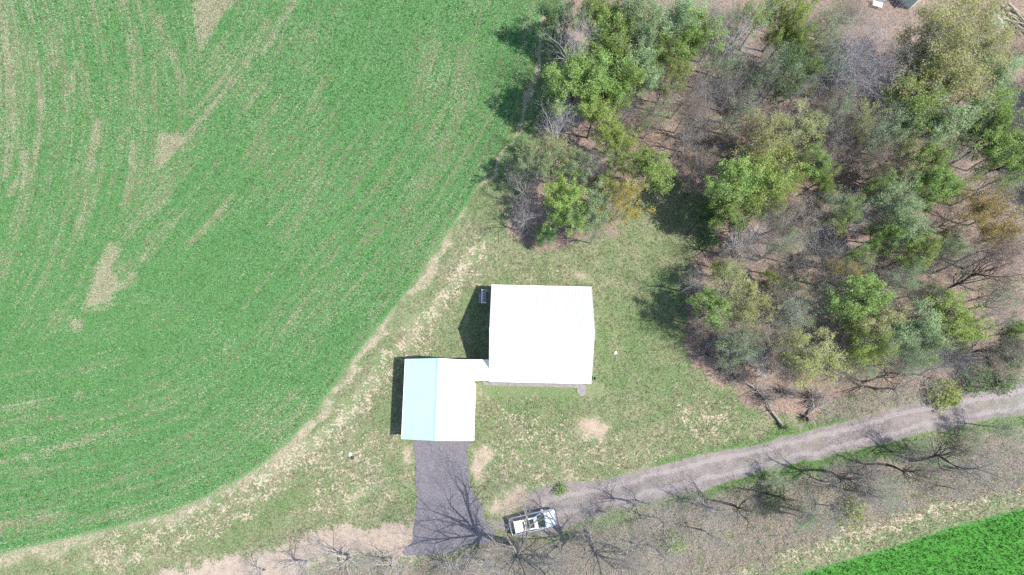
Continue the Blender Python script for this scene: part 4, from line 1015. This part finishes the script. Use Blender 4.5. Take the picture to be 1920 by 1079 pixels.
def scatter(n):
    x = r.uniform(*CX, n); y = r.uniform(*CY, n); px, py = to_px(x, y); k_ = (px > -30) & (px < 1950) & (py > -30) & (py < 1110); return x[k_], y[k_]
CROPB = blade_mat('crop_blade', (.048, .122, .040), (.118, .240, .094)); CROPB2 = blade_mat('dense_crop_blade', (.038, .120, .024), (.085, .225, .050))
GRASSB = blade_mat('grass_blade', (.105, .135, .062), (.245, .280, .150)); STRAWB = blade_mat('straw_blade', (.20, .17, .11), (.44, .38, .27)); TWIGB = blade_mat('dry_stem', (.10, .085, .07), (.30, .27, .23))
bl_x, bl_y = scatter(330000)
Mx, sdx, sdBx, trx = masks(bl_x, bl_y)
cropm, barem, litm = Mx['mask_a']; strawm, lush_shadem, cbm = Mx['mask_b']; gravm, sandm, brushm = Mx['mask_c']; ux, vx, wx = Mx['rows']
BPX, BPY = to_px(bl_x, bl_y)
inb = np.zeros(len(bl_x), bool)
for o_, w_, l_ in ((barn, BW/2-.2, BL/2-.2), (garage, GW/2-.2, GL/2-.2)):
    lx = (bl_x-o_.location.x)*cos(-ROTB)-(bl_y-o_.location.y)*sin(-ROTB); ly = (bl_x-o_.location.x)*sin(-ROTB)+(bl_y-o_.location.y)*cos(-ROTB)
    inb |= (abs(lx) < w_) & (abs(ly) < l_)
inb |= inside(bl_x, bl_y, dr)
inb |= (BPX > 890) & (BPX < 1132) & (BPY > 705) & (BPY < 745) & (bl_y < 2.95)
hard = inb | (gravm > .35) | (sandm > .55)
rn = r.random(len(bl_x))
rowf = smooth_noise(ux*4.6+900, vx*.22+400, 21)*.62+smooth_noise(ux*1.6+900, vx*.09+300, 22)*.38+wx*.55+(smooth_noise(bl_x*.12+60, bl_y*.12+60, 23)-.5)*.22
incrop = (cropm > .6) & (cbm < .5) & ~hard
sel = incrop & (rn > (rowf-.50)*3.0)
tag(link('crop', blades('crop', bl_x[sel], bl_y[sel], .085, .026, CROPB, 1)), 'young green cereal crop drilled in curving rows', 'crop', kind='stuff')
sel = (cropm > .6) & (cbm >= .5) & ~hard
tag(link('crop', blades('crop', bl_x[sel], bl_y[sel], .11, .026, CROPB2, 2)), 'dense vivid green crop in the lower right corner', 'crop', kind='stuff')
gn_ = smooth_noise(bl_x*.9+50, bl_y*.9+50, 31)
lawn = (cropm < .5) & ~hard & (litm < .5) & (barem < .4)
sel = lawn & (brushm < .5) & (rn > strawm*.6) & (rn < .85)
tag(link('grass', blades('grass', bl_x[sel], bl_y[sel], .075, .020, GRASSB, 3, 1.2)), 'rough grass of the lawn and verges', 'grass', kind='stuff')
sel = lawn & (rn < strawm*.75+.10) | ((brushm > .4) & (rn < .35) & ~hard) | (incrop & (rowf > .58) & (rn < (rowf-.50)*3.2))
tag(link('dead_grass', blades('dead_grass', bl_x[sel], bl_y[sel], .10, .020, STRAWB, 4, 1.8, 3, .09)), 'bleached dead grass lying in tufts', 'dead grass', kind='stuff')
# dry stems and fallen sticks
def sticks(name, X, Y, L, rad_, mat, seed, upz, label, cat):
    q = np.random.default_rng(seed); n = len(X); a = q.random(n)*2*pi; LL = L*(.3+q.random(n)**2*1.6); z1 = LL*upz*q.random(n); z0 = .02+.1*q.random(n)*(upz > .5)
    p0 = np.stack([X, Y, z0], -1); p1 = p0+np.stack([np.cos(a)*LL, np.sin(a)*LL, z1], -1)
    seg = np.hstack([p0, p1, np.full((n, 1), rad_)*(.5+q.random((n, 1))), np.full((n, 1), rad_*.4)])
    tag(link(name, tube_mesh(seg, mat, name)), label, cat, kind='stuff')
sel = (brushm > .4) & (rn > .45) & ~hard
sticks('dry_stems', bl_x[sel], bl_y[sel], .75, .011, BK_GREY, 5, .9, 'tangle of grey dry stems on the brushy verge', 'dry stems')
sel = (litm > .6) & (rn > .86) & ~hard & (cropm < .5)
sticks('fallen_sticks', bl_x[sel], bl_y[sel], .9, .013, BK_GREY, 6, .25, 'grey sticks fallen over the brown wood floor', 'sticks')
